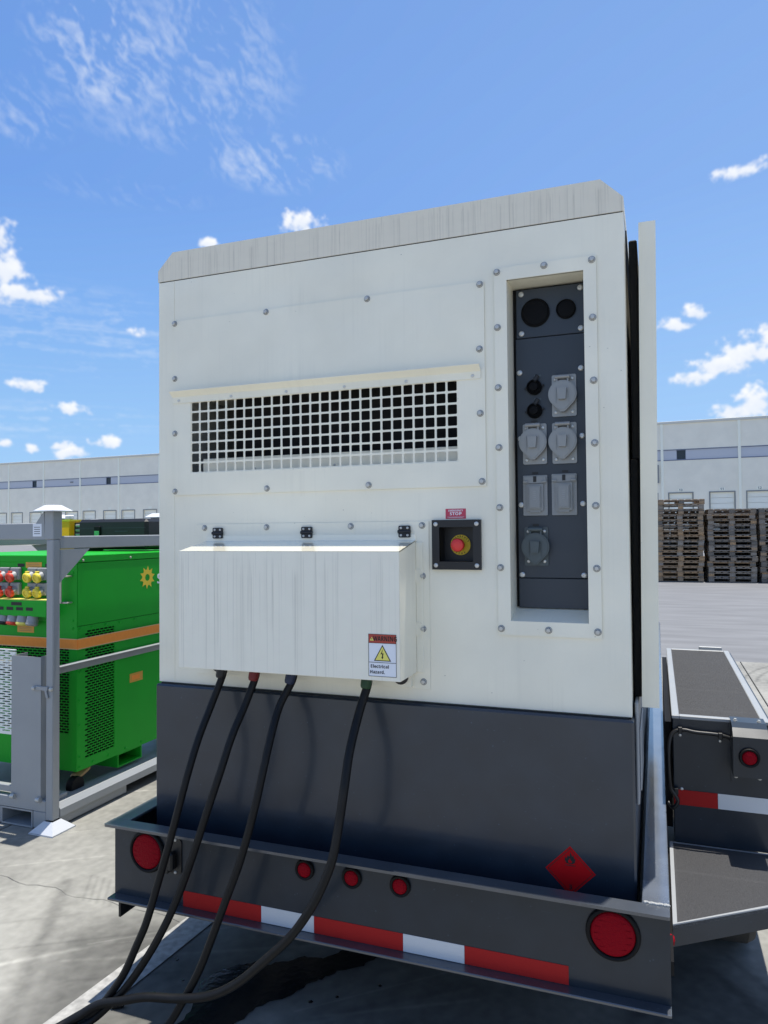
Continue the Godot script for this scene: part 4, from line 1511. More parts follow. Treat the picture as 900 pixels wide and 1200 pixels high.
	b.bx(0.750, 0.754, 1.23, 2.23, zp - 0.03, ZB + 0.0005)
	b.bx(0.970, 0.974, 1.23, 2.23, zp - 0.03, ZB + 0.0005)
	b.bx(0.754, 0.970, 2.225, 2.229, zp - 0.03, ZB + 0.0005)
	b.prism(PackedVector2Array([Vector2(ZB + 0.0025, 1.238), Vector2(zp - 0.03, 1.272), Vector2(zp - 0.03, 1.262), Vector2(ZB + 0.0025, 1.2345)]), 0.754, 0.970, Transform3D(Basis(V(0, 0, 1), V(0, 1, 0), V(1, 0, 0)), Vector3.ZERO))
	ob("bay_liner", b, M.white, g)
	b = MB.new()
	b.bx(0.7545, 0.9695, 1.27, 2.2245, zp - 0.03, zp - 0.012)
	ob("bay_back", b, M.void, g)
	b = MB.new()
	b.bx(0.763, 0.966, 1.357, 2.071, zp - 0.01, zp, 0.001)
	ob("control_panel", b, M.panel, g)
	b = MB.new()
	b.bx(0.763, 0.966, 1.268, 1.355, zp - 0.011, zp - 0.002, 0.001)
	ob("control_panel", b, M.panel, g)
	b = MB.new()
	b.bx(0.766, 0.966, 2.073, 2.218, zp - 0.01, zp + 0.001, 0.001)
	ob("control_panel", b, M.panel, g)
	var pbs := [Vector2(0.781, 2.205), Vector2(0.781, 2.086), Vector2(0.953, 2.205), Vector2(0.953, 2.086)]
	for y in [1.969, 1.771, 1.5735, 1.366]:
		pbs.append(Vector2(0.7735, y))
		pbs.append(Vector2(0.9515, y))
	bolts(g, "panel_screw", screw_mesh, M.steel, pbs, zp + 0.0005)
	for q in [V(0.823, 2.145, 0.042), V(0.912, 2.146, 0.0285)]:
		b = MB.new()
		b.lathe([Vector2(q.z, 0), Vector2(q.z, 0.006), Vector2(q.z * 0.9, 0.009), Vector2(q.z * 0.84, 0.006), Vector2(q.z * 0.5, 0.0075), Vector2(0, 0.008)], facing(V(q.x, q.y, zp + 0.001), Vector3.BACK), 32, true)
		ob("gauge_cover", b, M.capblack, g)
	for y in [1.922, 1.852]:
		b = MB.new()
		b.lathe([Vector2(0.0225, 0), Vector2(0.0225, 0.012), Vector2(0.019, 0.016), Vector2(0.016, 0.010), Vector2(0.0125, 0.010), Vector2(0.0115, 0.019), Vector2(0, 0.02)], facing(V(0.817, y, zp), Vector3.BACK), 24, true)
		var tw := ob("control_connector", b, M.capblack, g)
		b = MB.new()
		b.box(V(0.823, y + 0.025, zp + 0.012), V(0.012, 0.022, 0.006), 0.002, Basis(Vector3.BACK, -0.5))
		b.box(V(0.839, y + 0.004, zp + 0.008), V(0.014, 0.005, 0.006), 0.001)
		b.box(V(0.794, y - 0.003, zp + 0.008), V(0.010, 0.006, 0.006), 0.001)
		ob("latch", b, M.black, tw)
		b = MB.new()
		b.bx(0.816, 0.836, y + 0.031, y + 0.0375, zp, zp + 0.0008)
		ob("tag_plate", b, M.darksock, tw)
	receptacle(g, 0.868, 0.938, 1.830, 1.953, Vector2(0.900, 1.8935), M.alum)
	receptacle(g, 0.781, 0.851, 1.693, 1.813, Vector2(0.8125, 1.757), M.alum)
	receptacle(g, 0.867, 0.937, 1.692, 1.812, Vector2(0.8985, 1.756), M.alum)
	receptacle(g, 0.782, 0.851, 1.393, 1.507, Vector2(0.816, 1.449), M.darksock)
	gfci(g, 0.780, 0.851, 1.541, 1.660)
	gfci(g, 0.8635, 0.935, 1.541, 1.662)
	for p in [Vector2(0.815, 1.667), Vector2(0.902, 1.669), Vector2(0.815, 1.513), Vector2(0.815, 1.82)]:
		b = MB.new()
		b.bx(p.x - 0.009, p.x + 0.009, p.y - 0.0035, p.y + 0.0035, zp, zp + 0.0008)
		ob("tag_plate", b, M.black, g)
	# ---- flammable liquid placard, partly behind the trailer flange
	b = MB.new()
	var dc := Vector2(0.9115, 0.5615)
	var hd := 0.0675
	b.prism(PackedVector2Array([dc + Vector2(0, hd), dc + Vector2(-hd, 0), dc + Vector2(0, -hd), dc + Vector2(hd, 0)]), -0.098, -0.0972)
	var dm := ob("hazard_placard", b, M.diamond, g)
	dm.set_meta("label", "red diamond flammable liquid placard")
	b = MB.new()
	var e := 0.0615
	for k in 4:
		var a := Vector2(0, e).rotated(k * PI / 2)
		var c := Vector2(0, e).rotated((k + 1) * PI / 2)
		var i0 := a * 0.965
		var i1 := c * 0.965
		b.quad(V(dc.x + a.x, dc.y + a.y, -0.0968), V(dc.x + c.x, dc.y + c.y, -0.0968), V(dc.x + i1.x, dc.y + i1.y, -0.0968), V(dc.x + i0.x, dc.y + i0.y, -0.0968), Vector3.BACK)
	ob("placard_border", b, M.ink, dm)
	b = MB.new()
	b.prism(PackedVector2Array([Vector2(0, -0.013), Vector2(0.006, -0.0125), Vector2(0.0125, -0.008), Vector2(0.0145, 0.001), Vector2(0.0105, 0.003), Vector2(0.0095, 0.012), Vector2(0.006, 0.008), Vector2(0.001, 0.020), Vector2(-0.002, 0.006), Vector2(-0.0065, 0.011), Vector2(-0.009, 0.001), Vector2(-0.0125, 0.006), Vector2(-0.0145, -0.003), Vector2(-0.010, -0.011)]), -0.0968, -0.0965, at(dc.x, dc.y + 0.032, 0))
	b.bx(dc.x - 0.014, dc.x + 0.014, dc.y + 0.0145, dc.y + 0.0165, -0.0968, -0.0965)
	ob("flame_symbol", b, M.ink, dm)
	b = MB.new()
	b.prism(PackedVector2Array([Vector2(-0.003, -0.010), Vector2(0.003, -0.010), Vector2(0.0055, -0.006), Vector2(0.002, -0.003), Vector2(-0.001, 0.003), Vector2(-0.0055, -0.005)]), -0.0965, -0.0962, at(dc.x, dc.y + 0.032, 0))
	ob("flame_centre", b, M.diamond, dm)
	text("3", 0.013, M.ink, dm, at(dc.x, dc.y - 0.043, -0.0966), 0.0004)
	# ---- side door standing slightly open on the right
	var tilt := Basis(Vector3.BACK, 0.0)
	b = MB.new()
	var lean := 0.0135
	var dz0 := -2.75
	var dz1 := -0.2
	for q in [[1.103, 1.1485]]:
		var lo0: float = q[0]
		var lo1: float = q[1]
		var P := [V(lo0, 1.0, dz1), V(lo1, 1.0, dz1), V(lo1 + lean, 2.369, dz1), V(lo0 + lean, 2.369, dz1)]
		var sw := -0.02
		b.quad(P[0], P[1], P[2], P[3], Vector3.BACK)
		var Q := []
		for p in P:
			Q.append(p + V(sw, 0, dz0 - dz1))
		b.quad(Q[0], Q[1], Q[2], Q[3], Vector3.FORWARD)
		b.quad(P[1], P[2], Q[2], Q[1], Vector3.RIGHT)
		b.quad(P[0], P[3], Q[3], Q[0], Vector3.LEFT)
		b.quad(P[3], P[2], Q[2], Q[3], Vector3.UP)
		b.quad(P[0], P[1], Q[1], Q[0], Vector3.DOWN)
	var door := ob("side_door", b, M.white, g)
	b = MB.new()
	b.bx(1.082, 1.104, 1.02, 1.7, -1.2, -0.235, 0.004)
	b.bx(1.088, 1.111, 1.7, 2.335, -1.2, -0.235, 0.004)
	ob("seal_and_shaded_gap", b, M.void, door)  # one near-black block for the seal and the shaded door gap
	b = MB.new()
	b.box(V(1.087, 2.20, -0.25), V(0.007, 0.34, 0.012), 0.001, Basis(Vector3.BACK, 0.045))
	ob("door_stay", b, M.black, door)

# ---------------------------------------------------------------- cables
func cables() -> void:
	var C := [
		[V(-0.164, 1.075, -0.05), V(-0.166, 1.043, -0.05), V(-0.190, 0.95, -0.02), V(-0.204, 0.856, 0.03), V(-0.214, 0.762, 0.07), V(-0.233, 0.663, 0.09), V(-0.263, 0.547, 0.10), V(-0.296, 0.43, 0.11), V(-0.322, 0.32, 0.13), V(-0.351, 0.248, 0.14), V(-0.385, 0.17, 0.15), V(-0.425, 0.109, 0.155), V(-0.46, 0.064, 0.17), V(-0.511, 0.022, 0.19), V(-0.58, 0.0145, 0.26), V(-0.68, 0.0145, 0.42), V(-0.8, 0.0145, 0.75), V(-0.85, 0.0145, 1.3)],
		[V(-0.044, 1.075, -0.05), V(-0.046, 1.042, -0.05), V(-0.066, 0.959, -0.02), V(-0.082, 0.875, 0.03), V(-0.099, 0.774, 0.07), V(-0.131, 0.663, 0.09), V(-0.179, 0.52, 0.10), V(-0.228, 0.39, 0.11), V(-0.272, 0.29, 0.13), V(-0.329, 0.196, 0.14), V(-0.385, 0.119, 0.15), V(-0.433, 0.067, 0.165), V(-0.484, 0.022, 0.185), V(-0.53, 0.0145, 0.25), V(-0.61, 0.0145, 0.42), V(-0.70, 0.0145, 0.75), V(-0.75, 0.0145, 1.3)],
		[V(0.089, 1.075, -0.05), V(0.085, 1.04, -0.05), V(0.056, 0.965, -0.02), V(0.054, 0.888, 0.03), V(0.048, 0.79, 0.07), V(0.030, 0.683, 0.09), V(-0.013, 0.532, 0.10), V(-0.060, 0.406, 0.11), V(-0.103, 0.291, 0.12), V(-0.138, 0.203, 0.13), V(-0.182, 0.121, 0.14), V(-0.226, 0.048, 0.15), V(-0.262, 0.016, 0.18), V(-0.33, 0.0145, 0.30), V(-0.45, 0.0145, 0.6), V(-0.5, 0.0145, 1.3)],
		[V(0.336, 1.075, -0.05), V(0.336, 1.043, -0.05), V(0.320, 0.965, -0.02), V(0.315, 0.87, 0.04), V(0.316, 0.786, 0.08), V(0.308, 0.693, 0.10), V(0.296, 0.598, 0.12), V(0.269, 0.522, 0.13), V(0.232, 0.451, 0.14), V(0.173, 0.37, 0.14), V(0.091, 0.288, 0.14), V(0.004, 0.211, 0.145), V(-0.085, 0.160, 0.15), V(-0.189, 0.133, 0.155), V(-0.297, 0.120, 0.165), V(-0.383, 0.096, 0.175), V(-0.455, 0.076, 0.185), V(-0.51, 0.045, 0.21), V(-0.57, 0.018, 0.27), V(-0.66, 0.0145, 0.5), V(-0.68, 0.0145, 1.3)]]
	var names := ["black", "red", "blue", "green"]
	var where := ["leftmost thick cable from the white cover, with a plain black collar", "second thick black cable from the left, with a red collar at the cover", "third thick black cable from the left, with a dark blue collar at the cover", "rightmost thick black cable, with a green collar, crossing over the others on the ground"]
	var cols := [M.black, mat(0.16, 0.008, 0.010, 0.5), mat(0.012, 0.022, 0.06, 0.5), mat(0.012, 0.055, 0.02, 0.5)]
	for i in 4:
		var t := thing("power_cable", where[i], "cable", V(0, 0, 0), 0.0, "black power cables hanging from the generator cover")
		var b := MB.new()
		b.tube(spline(C[i], 7), 0.0118 if i < 3 else 0.0128, 12)
		ob("cable", b, M.cable, t)
		var p0: Vector3 = C[i][1]
		var p1: Vector3 = C[i][2]
		b = MB.new()
		var F := facing(p0 + V(0, 0.032, 0), (p1 - p0) + V(0, -0.08, 0))
		b.lathe([Vector2(0.0165, 0), Vector2(0.0165, 0.026), Vector2(0.016, 0.036), Vector2(0.0145, 0.041), Vector2(0.0122, 0.044)], F, 18, true)
		ob("collar", b, cols[i], t)

# ---------------------------------------------------------------- lifting frame with the green unit
func make_cage(label: String, W := 1.45) -> Node3D:
	var c := thing("lifting_frame", label, "frame", V(-1.718, 0, -0.897), 0.0, "grey steel lifting frames")
	var D := 1.50
	var b := MB.new()
	for q in [[0.0, 0.0], [-W, 0.0], [0.0, -D], [-W, -D]]:
		var x: float = q[0]
		var z: float = q[1]
		b = MB.new()
		var sx := -1.0 if x == 0.0 else 1.0
		var sz := -1.0 if z == 0.0 else 1.0
		var pc := V(x + sx * 0.024, 0.76, z + sz * 0.024)
		b.bx(x, x + sx * 0.046, 0.055, 1.47, z, z + sz * 0.048, 0.004)
		b.bx(x, x + sx * 0.060, 1.4705, 1.615, z, z + sz * 0.062, 0.004)
		var post := ob("post", b, M.frame, c)
		# pyramid foot and cap
		b = MB.new()
		var fc := Vector2(x + sx * 0.024, z + sz * 0.024)
		for e in [[0.0, 0.006, 0.078, 0.078], [0.006, 0.052, 0.076, 0.028]]:
			for k in 4:
				var a := Vector2(1, 1).rotated(k * PI / 2)
				var d := Vector2(1, 1).rotated((k + 1) * PI / 2)
				var m := (a + d).normalized()
				b.quad(V(fc.x + a.x * e[2], e[0], fc.y + a.y * e[2]), V(fc.x + d.x * e[2], e[0], fc.y + d.y * e[2]), V(fc.x + d.x * e[3], e[1], fc.y + d.y * e[3]), V(fc.x + a.x * e[3], e[1], fc.y + a.y * e[3]), V(m.x, 0.8 if e[0] > 0.0 else 0.0, m.y).normalized())
		ob("foot", b, M.padplate, post)
		b = MB.new()
		for e in [[1.618, 1.647, 0.066, 0.028]]:
			for k in 4:
				var a := Vector2(1, 1).rotated(k * PI / 2)
				var d := Vector2(1, 1).rotated((k + 1) * PI / 2)
				var m := (a + d).normalized()
				b.quad(V(fc.x + a.x * e[2], e[0], fc.y + a.y * e[2]), V(fc.x + d.x * e[2], e[0], fc.y + d.y * e[2]), V(fc.x + d.x * e[3], e[1], fc.y + d.y * e[3]), V(fc.x + a.x * e[3], e[1], fc.y + a.y * e[3]), V(m.x * 0.5, 0.8, m.y * 0.5).normalized())
			b.bx(fc.x - 0.028, fc.x + 0.028, e[1] - 0.006, e[1] + 0.0005, fc.y - 0.028, fc.y + 0.028)
			b.bx(fc.x - 0.066, fc.x + 0.066, e[0] - 0.004, e[0], fc.y - 0.066, fc.y + 0.066)
		ob("cap", b, M.padplate, post)
		# corner gussets
		b = MB.new()
		b.prism(PackedVector2Array([Vector2(0.06, 0.0), Vector2(0.065, 0.145), Vector2(0.135, 0.065), Vector2(0.135, 0.0)]), 0.0, 0.006, Transform3D(Basis(V(sx, 0, 0), V(0, 1, 0), V(0, 0, sz)), V(x, 1.4715, z + sz * 0.004)))
		b.prism(PackedVector2Array([Vector2(0.05, 0.17), Vector2(0.26, 0.17), Vector2(0.05, -0.05 + 0.05)]), 0.0, 0.006, Transform3D(Basis(V(0, 0, sz), V(0, 1, 0), V(sx, 0, 0)), V(x + sx * 0.004, 1.25, z)))
		ob("gusset", b, M.frame, post)
	# beams
	for z in [0.0, -D + 0.048]:
		b = MB.new()
		b.bx(-W + 0.061, -0.061, 1.4715, 1.556, z - 0.006, z - 0.046, 0.004)
		ob("top_beam", b, M.frame, c)
		b = MB.new()
		b.bx(-W + 0.047, -0.047, 0.092, 0.15, z - 0.002, z - 0.15, 0.004)
		ob("floor_beam", b, M.frame, c)
		# fork pocket channels below
		for fx in [[-W + 0.05, -0.348], [-0.132, -0.048]]:
			b = MB.new()
			b.bx(fx[0], fx[1], 0.006, 0.091, z - 0.004, z - 0.14, 0.003)
			ob("skirt", b, M.frame, c)
		b = MB.new()
		b.sheet(Rect2(-0.346, 0.004, 0.212, 0.087), [Rect2(-0.338, 0.012, 0.196, 0.071)], z - 0.14, z - 0.003)
		ob("fork_pocket", b, M.frame, c)
	for x in [0.0, -W + 0.046]:
		b = MB.new()
		b.bx(x - 0.004, x - 0.042, 1.422, 1.488, -0.05, -D + 0.05, 0.004)
		ob("top_beam", b, M.frame, c)
		b = MB.new()
		# mid rail: angle bar
		b.bx(x - 0.002, x - 0.04, 0.814, 0.820, -0.05, -D + 0.05, 0.002)
		b.bx(x - 0.036, x - 0.042, 0.776, 0.814, -0.05, -D + 0.05, 0.002)
		ob("mid_rail", b, M.frame, c)
		b = MB.new()
		b.prism(PackedVector2Array([Vector2(0.002, 0.06), Vector2(0.002, 0.098), Vector2(-0.02, 0.125), Vector2(-0.11, 0.125), Vector2(-0.11, 0.06)]), 0.05, D - 0.05, Transform3D(Basis(V(1, 0, 0), V(0, 1, 0), V(0, 0, -1)), V(x, 0, 0)))
		ob("floor_beam", b, M.frame, c)
		for fz in [[-0.05, -0.57], [-0.93, -D + 0.05]]:
			b = MB.new()
			b.bx(x - 0.02, x - 0.1, 0.006, 0.059, fz[0], fz[1], 0.003)
			ob("skirt", b, M.frame, c)
	b = MB.new()
	b.bx(-W + 0.05, -0.11, 0.088, 0.0915, -0.16, -D + 0.16)
	ob("floor_plate", b, M.frame, c)
	# sign on the top beam
	return c

func cage() -> void:
	var c2 := make_cage("grey steel lifting frame standing behind the green unit, mostly hidden", 1.95)
	c2.position = V(-2.333, 0, -2.52)
	var c := make_cage("grey steel lifting frame holding the green power unit, with a pyramid foot")
	var b := MB.new()
	b.bx(-0.138, -0.08, 1.487, 1.552, -0.006, -0.003)
	var sg := ob("notice", b, M.paper, c)
	b = MB.new()
	for k in 4:
		b.bx(-0.13, -0.09, 1.500 + k * 0.011, 1.503 + k * 0.011, -0.003, -0.0027)
	ob("small_print", b, M.ink, sg)
	# locker panel on the near side, with its latch
	b = MB.new()
	b.bx(-0.275, -0.078, 0.14, 0.872, 0.0, -0.004)
	b.bx(-0.082, -0.078, 0.14, 0.875, -0.004, -0.1)
	b.bx(-0.275, -0.271, 0.14, 0.872, -0.004, -0.1)
	var lk := ob("ramp_panel", b, M.frame, c)
	b = MB.new()
	b.bx(-0.12, -0.028, 0.706, 0.727, 0.001, 0.009, 0.002)
	b.box(V(-0.037, 0.695, 0.006), V(0.014, 0.055, 0.008), 0.002, Basis(Vector3.BACK, 0.3))
	ob("latch", b, M.frame, lk)
	for p in [V(-0.115, 0.716, 0.009), V(-0.006, 0.716, 0.004)]:
		b = MB.new()
		b.lathe([Vector2(0.011, 0), Vector2(0.01, 0.008), Vector2(0.005, 0.012), Vector2(0, 0.013)], facing(p, Vector3.BACK), 12, true)
		ob("latch_pin", b, M.galv, lk)
	for x in [-0.255, -0.085]:
		b = MB.new()
		b.lathe([Vector2(0, -0.012), Vector2(0.013, -0.012), Vector2(0.013, 0.012), Vector2(0, 0.012)], facing(V(x, 0.155, 0.008), Vector3.RIGHT), 12, true)
		ob("pivot", b, M.galv, lk)
	# pale expanded-metal gate to the left of it
	b = MB.new()
	var holes := []
	for r in 34:
		for q in 6:
			var hx := -0.70 + q * 0.07 + (0.035 if r % 2 else 0.0)
			holes.append(Rect2(hx, 0.475 + r * 0.0125, 0.052, 0.007))
	b.sheet(Rect2(-0.72, 0.46, 0.44, 0.44), holes, -0.02, -0.012)
	var gt := ob("gate_mesh", b, M.meshwhite, c)
	b = MB.new()
	b.bx(-0.8, -0.28, 0.80, 0.835, -0.022, -0.045, 0.003)
	b.bx(-0.8, -0.28, 0.165, 0.2, -0.01, -0.04, 0.003)
	ob("gate_rail", b, M.frame, gt)

func socket(g: Node, c: Vector3, mt: Material, r: float) -> void:
	var d := V(-0.1, -0.28, 1.0).normalized()
	var b := MB.new()
	b.box(c + V(0.0, 0.006, 0.012), V(r * 2.6, r * 2.7, 0.024), 0.004)
	b.lathe([Vector2(r * 1.05, 0), Vector2(r * 0.98, 0.045)], facing(c, d), 18, true)
	var s := ob("socket", b, M.sockgrey, g)
	b = MB.new()
	b.lathe([Vector2(r * 1.12, 0), Vector2(r * 1.12, 0.012), Vector2(r * 0.95, 0.018), Vector2(r * 0.6, 0.018), Vector2(r * 0.55, 0.014), Vector2(0, 0.014)], facing(c + d * 0.046, d), 20, true)
	b.box(c + d * 0.05 + V(0, r * 1.15, 0), V(r * 0.9, r * 0.55, 0.016), 0.003)
	ob("cap", b, mt, s)

func vent(r: Rect2, cols: int, rows: int) -> Array:
	var o := []
	var px := r.size.x / cols
	var py := r.size.y / rows
	for j in rows:
		for i in cols:
			var sh := 0.5 if j % 2 else 0.0
			var x := r.position.x + (i + sh) * px
			var wd := px * 0.88
			if x + wd > r.end.x:
				wd = r.end.x - x
			if wd > 0.004:
				o.append(Rect2(x, r.position.y + j * py, wd, py * 0.66))
	return o

func green_unit() -> void:
	var xg := -1.778
	var zg := -1.123
	var W := 1.12
	var D := 1.1
	var u := thing("power_unit", "bright green power unit with red and yellow sockets inside a lifting frame", "power unit", V(xg, 0, zg))
	# local axes: x to the left is negative, z away is negative
	var b := MB.new()
	var y0 := 0.225
	var y1 := 1.375
	var fv := Rect2(-0.88, 0.42, 0.83, 0.51)
	b.sheet(Rect2(-W, y0, W, y1 - y0), [fv], -0.004, 0.0)
	ob("front_panel", b, M.green, u)
	b = MB.new()
	b.sheet(fv, vent(Rect2(fv.position.x + 0.004, fv.position.y + 0.004, fv.size.x - 0.008, fv.size.y - 0.008), 24, 34), -0.005, -0.001)
	ob("front_vent", b, M.green, u)
	var S := Transform3D(Basis(V(0, 0, -1), V(0, 1, 0), V(1, 0, 0)), Vector3.ZERO)     # sheet x runs backwards along the right side
	var sv := Rect2(0.058, 0.278, 0.235, 0.70)
	b = MB.new()
	b.sheet(Rect2(0.0045, y0, D - 0.0045, 0.998 - y0), [sv], -0.004, 0.0, S)
	ob("side_panel", b, M.green, u)
	b = MB.new()
	b.sheet(Rect2(0.0045, 1.001, D - 0.0045, 1.3405 - 1.001), [], -0.004, 0.002, S)
	ob("side_panel", b, M.green, u)
	b = MB.new()
	b.sheet(sv, vent(Rect2(sv.position.x + 0.004, sv.position.y + 0.004, sv.size.x - 0.008, sv.size.y - 0.008), 7, 48), -0.005, -0.001, S)
	ob("side_vent", b, M.green, u)
	b = MB.new()
	b.bx(-W - 0.002, 0.004, 1.343, 1.383, -D, 0.004, 0.004)
	ob("lid", b, M.green, u)
	b = MB.new()
	b.bx(-W, -0.005, y0, y0 + 0.01, -D, -0.0045)
	b.bx(-W, -W + 0.004, y0 + 0.01, 1.342, -D, -0.0045)
	b.bx(-W + 0.004, -0.005, y0 + 0.01, 1.342, -D, -D + 0.004)
	ob("casing", b, M.green, u)
	b = MB.new()
	b.bx(-W + 0.03, -0.03, y0 + 0.02, 1.33, -D + 0.05, -0.03)
	ob("inner_block", b, M.void, u)
	# skid pocket and caster below the casing
	b = MB.new()
	b.sheet(Rect2(0.33, 0.145, 0.21, 0.078), [Rect2(0.338, 0.153, 0.194, 0.062)], -0.6, -0.012, S)
	ob("fork_pocket", b, M.green, u)
	for z in [-0.05, -0.95]:
		b = MB.new()
		b.box(V(-0.05, 0.195, z - 0.03), V(0.06, 0.05, 0.13), 0.02, Basis(Vector3.RIGHT, 0.35))
		var cs := ob("caster", b, M.caster, u)
		b = MB.new()
		b.lathe([Vector2(0, -0.022), Vector2(0.045, -0.022), Vector2(0.05, -0.012), Vector2(0.05, 0.012), Vector2(0.045, 0.022), Vector2(0, 0.022)], facing(V(-0.04, 0.143, z + 0.02), Vector3.RIGHT), 22, true)
		ob("wheel", b, M.rubber, cs)
	# bolts on the side
	var dirx := Basis(Vector3.UP, PI / 2)
	for p in [Vector2(0.022, 0.985), Vector2(0.115, 0.985), Vector2(0.22, 0.985), Vector2(0.335, 0.985), Vector2(0.46, 0.985), Vector2(0.02, 0.30), Vector2(0.02, 0.47), Vector2(0.02, 0.60), Vector2(0.02, 0.75), Vector2(0.12, 0.245), Vector2(0.24, 0.245), Vector2(0.38, 0.245), Vector2(0.52, 0.245), Vector2(0.02, 0.245)]:
		part("bolt", rivet_mesh, M.green, u, Transform3D(dirx * Basis.from_scale(V(1.5, 1.5, 1.8)), V(0.0, p.y, -p.x)))
	for p in [Vector2(0.04, 1.355), Vector2(0.42, 1.357)]:
		part("bolt", rivet_mesh, M.silver, u, Transform3D(dirx * Basis.from_scale(V(1.3, 1.3, 1.6)), V(0.0045, p.y, -p.x)))
	for y in [0.99, 1.03, 1.29]:
		part("bolt", rivet_mesh, M.green, u, at(-0.028, y, 0.0, Basis.from_scale(V(1.4, 1.4, 1.6))))
	# lettering and the yellow sun wheel
	b = MB.new()
	var lc := Vector2(0.575, 1.228)
	var outer := PackedVector2Array()
	for k in 10:
		var a := TAU * k / 10.0
		outer.append(Vector2(cos(a), sin(a)) * 0.047)
		outer.append(Vector2(cos(a + 0.24), sin(a + 0.24)) * 0.071)
		outer.append(Vector2(cos(a + 0.42), sin(a + 0.42)) * 0.050)
	for k in outer.size():
		var a := outer[k]
		var c := outer[(k + 1) % outer.size()]
		var ia := a.normalized() * 0.021
		var ic := c.normalized() * 0.021
		b.quad(S * V(lc.x + a.x, lc.y + a.y, 0.003), S * V(lc.x + c.x, lc.y + c.y, 0.003), S * V(lc.x + ic.x, lc.y + ic.y, 0.003), S * V(lc.x + ia.x, lc.y + ia.y, 0.003), Vector3.RIGHT)
	ob("sun_emblem", b, M.yellow, u)
	text("S", 0.062, M.paper, u, Transform3D(Basis(V(0, 0, -1), V(0, 1, 0), V(1, 0, 0)), V(0.003, 1.213, -0.69)), 0.001, 1.25)
	b = MB.new()
	b.box(S * V(0.475, 0.642, 0.0008), V(0.0012, 0.052, 0.115))
	var yl := ob("caution_label", b, M.ylabel, u)
	b = MB.new()
	b.box(S * V(0.47, 0.642, 0.0017), V(0.0006, 0.028, 0.07))
	ob("small_print", b, M.orange, yl)
	# front: handle, sockets, ledge with four outlets, labels
	b = MB.new()
	b.bx(-0.085, -0.068, 1.125, 1.275, 0.035, 0.045, 0.003)
	b.bx(-0.085, -0.03, 1.125, 1.133, 0.0, 0.036, 0.002)
	b.bx(-0.085, -0.03, 1.267, 1.275, 0.0, 0.036, 0.002)
	ob("grab_handle", b, M.silver, u)
	for row in [1.275, 1.192]:
		for i in 5:
			var xs: float = [-0.60, -0.50, -0.42, -0.295, -0.225][i]
			socket(u, V(xs, row, 0.0), [M.ink, M.sockred, M.sockred, M.sockyellow, M.sockyellow][i], 0.025)
	b = MB.new()
	b.prism(PackedVector2Array([Vector2(0.0, 1.14), Vector2(0.075, 1.14), Vector2(0.075, 1.055), Vector2(0.03, 1.055), Vector2(0.0, 1.02)]), -0.75, -0.14, Transform3D(Basis(V(0, 0, 1), V(0, 1, 0), V(1, 0, 0)), Vector3.ZERO))
	var lg := ob("outlet_ledge", b, M.green, u)
	b = MB.new()
	b.bx(-0.75, -0.14, 1.141, 1.146, -0.0, 0.072)
	ob("ledge_top", b, M.paleyellow, lg)
	for i in 4:
		var x: float = [-0.465, -0.395, -0.325, -0.255][i]
		b = MB.new()
		b.lathe([Vector2(0.03, 0), Vector2(0.031, 0.03), Vector2(0.03, 0.034)], facing(V(x, 1.05, 0.05), V(0, -1, 0.25)), 18, true)
		var s := ob("socket", b, M.sockgrey, u)
		b = MB.new()
		b.lathe([Vector2(0.032, 0.034), Vector2(0.032, 0.044), Vector2(0.022, 0.05), Vector2(0, 0.05)], facing(V(x, 1.05, 0.05), V(0, -1, 0.25)), 18, true)
		ob("cap", b, [M.ink, M.sockred, M.paleyellow, M.sockgrey][i], s)
		b = MB.new()
		b.bx(x - 0.024, x + 0.024, 1.085, 1.103, 0.0752, 0.0762)
		ob("tag_plate", b, M.ink, u)
	for p in [Rect2(-0.385, 1.112, 0.075, 0.018)]:
		b = MB.new()
		b.bx(p.position.x, p.end.x, p.position.y, p.end.y, 0.0752, 0.0762)
		ob("tag_plate", b, M.ink, u)
	for p in [Rect2(-0.64, 1.318, 0.05, 0.018), Rect2(-0.42, 1.318, 0.05, 0.018), Rect2(-0.22, 1.318, 0.04, 0.018), Rect2(-0.66, 1.11, 0.04, 0.018), Rect2(-0.115, 1.30, 0.07, 0.02)]:
		b = MB.new()
		b.bx(p.position.x, p.end.x, p.position.y, p.end.y, 0.0, 0.001)
		ob("tag_plate", b, M.ink, u)
	for p in [Rect2(-0.36, 1.312, 0.115, 0.04), Rect2(-0.42, 0.955, 0.12, 0.05)]:
		b = MB.new()
		b.bx(p.position.x, p.end.x, p.position.y, p.end.y, 0.0, 0.0014)
		var q := ob("caution_label", b, M.ylabel, u)
		b = MB.new()
		for k in 3:
			b.bx(p.position.x + 0.015, p.end.x - 0.015, p.position.y + 0.009 + k * 0.009, p.position.y + 0.012 + k * 0.009, 0.0014, 0.0018)
		ob("small_print", b, M.caster, q)
	# orange strap round it
	var st := thing("ratchet_strap", "orange webbing strap pulled tight round the green power unit", "strap", V(xg, 0, zg))
	b = MB.new()
	b.bx(-W, 0.0066, 0.878, 0.932, 0.003, 0.006)
	b.sheet(Rect2(-0.003, 0.878, D, 0.054), [], 0.0066, 0.0096, S)
	ob("webbing", b, M.orange, st)
	b = MB.new()
	for y in [0.877, 0.930]:
		b.bx(-W, 0.007, y, y + 0.004, 0.006, 0.0066)
		b.sheet(Rect2(-0.006, y, D, 0.004), [], 0.0096, 0.0102, S)
	ob("woven_edge", b, M.orangeedge, st)
	# things lying on top of it
	var bc := thing("equipment_case", "black hard case with a green latch, on top of the green unit", "case", V(-2.165, 1.383, -1.98))
	b = MB.new()
	b.box(V(0, 0.11, 0), V(0.56, 0.2, 0.3), 0.02)
	ob("body", b, M.black, bc)
	b = MB.new()
	b.box(V(-0.11, 0.118, 0.154), V(0.052, 0.09, 0.012), 0.004)
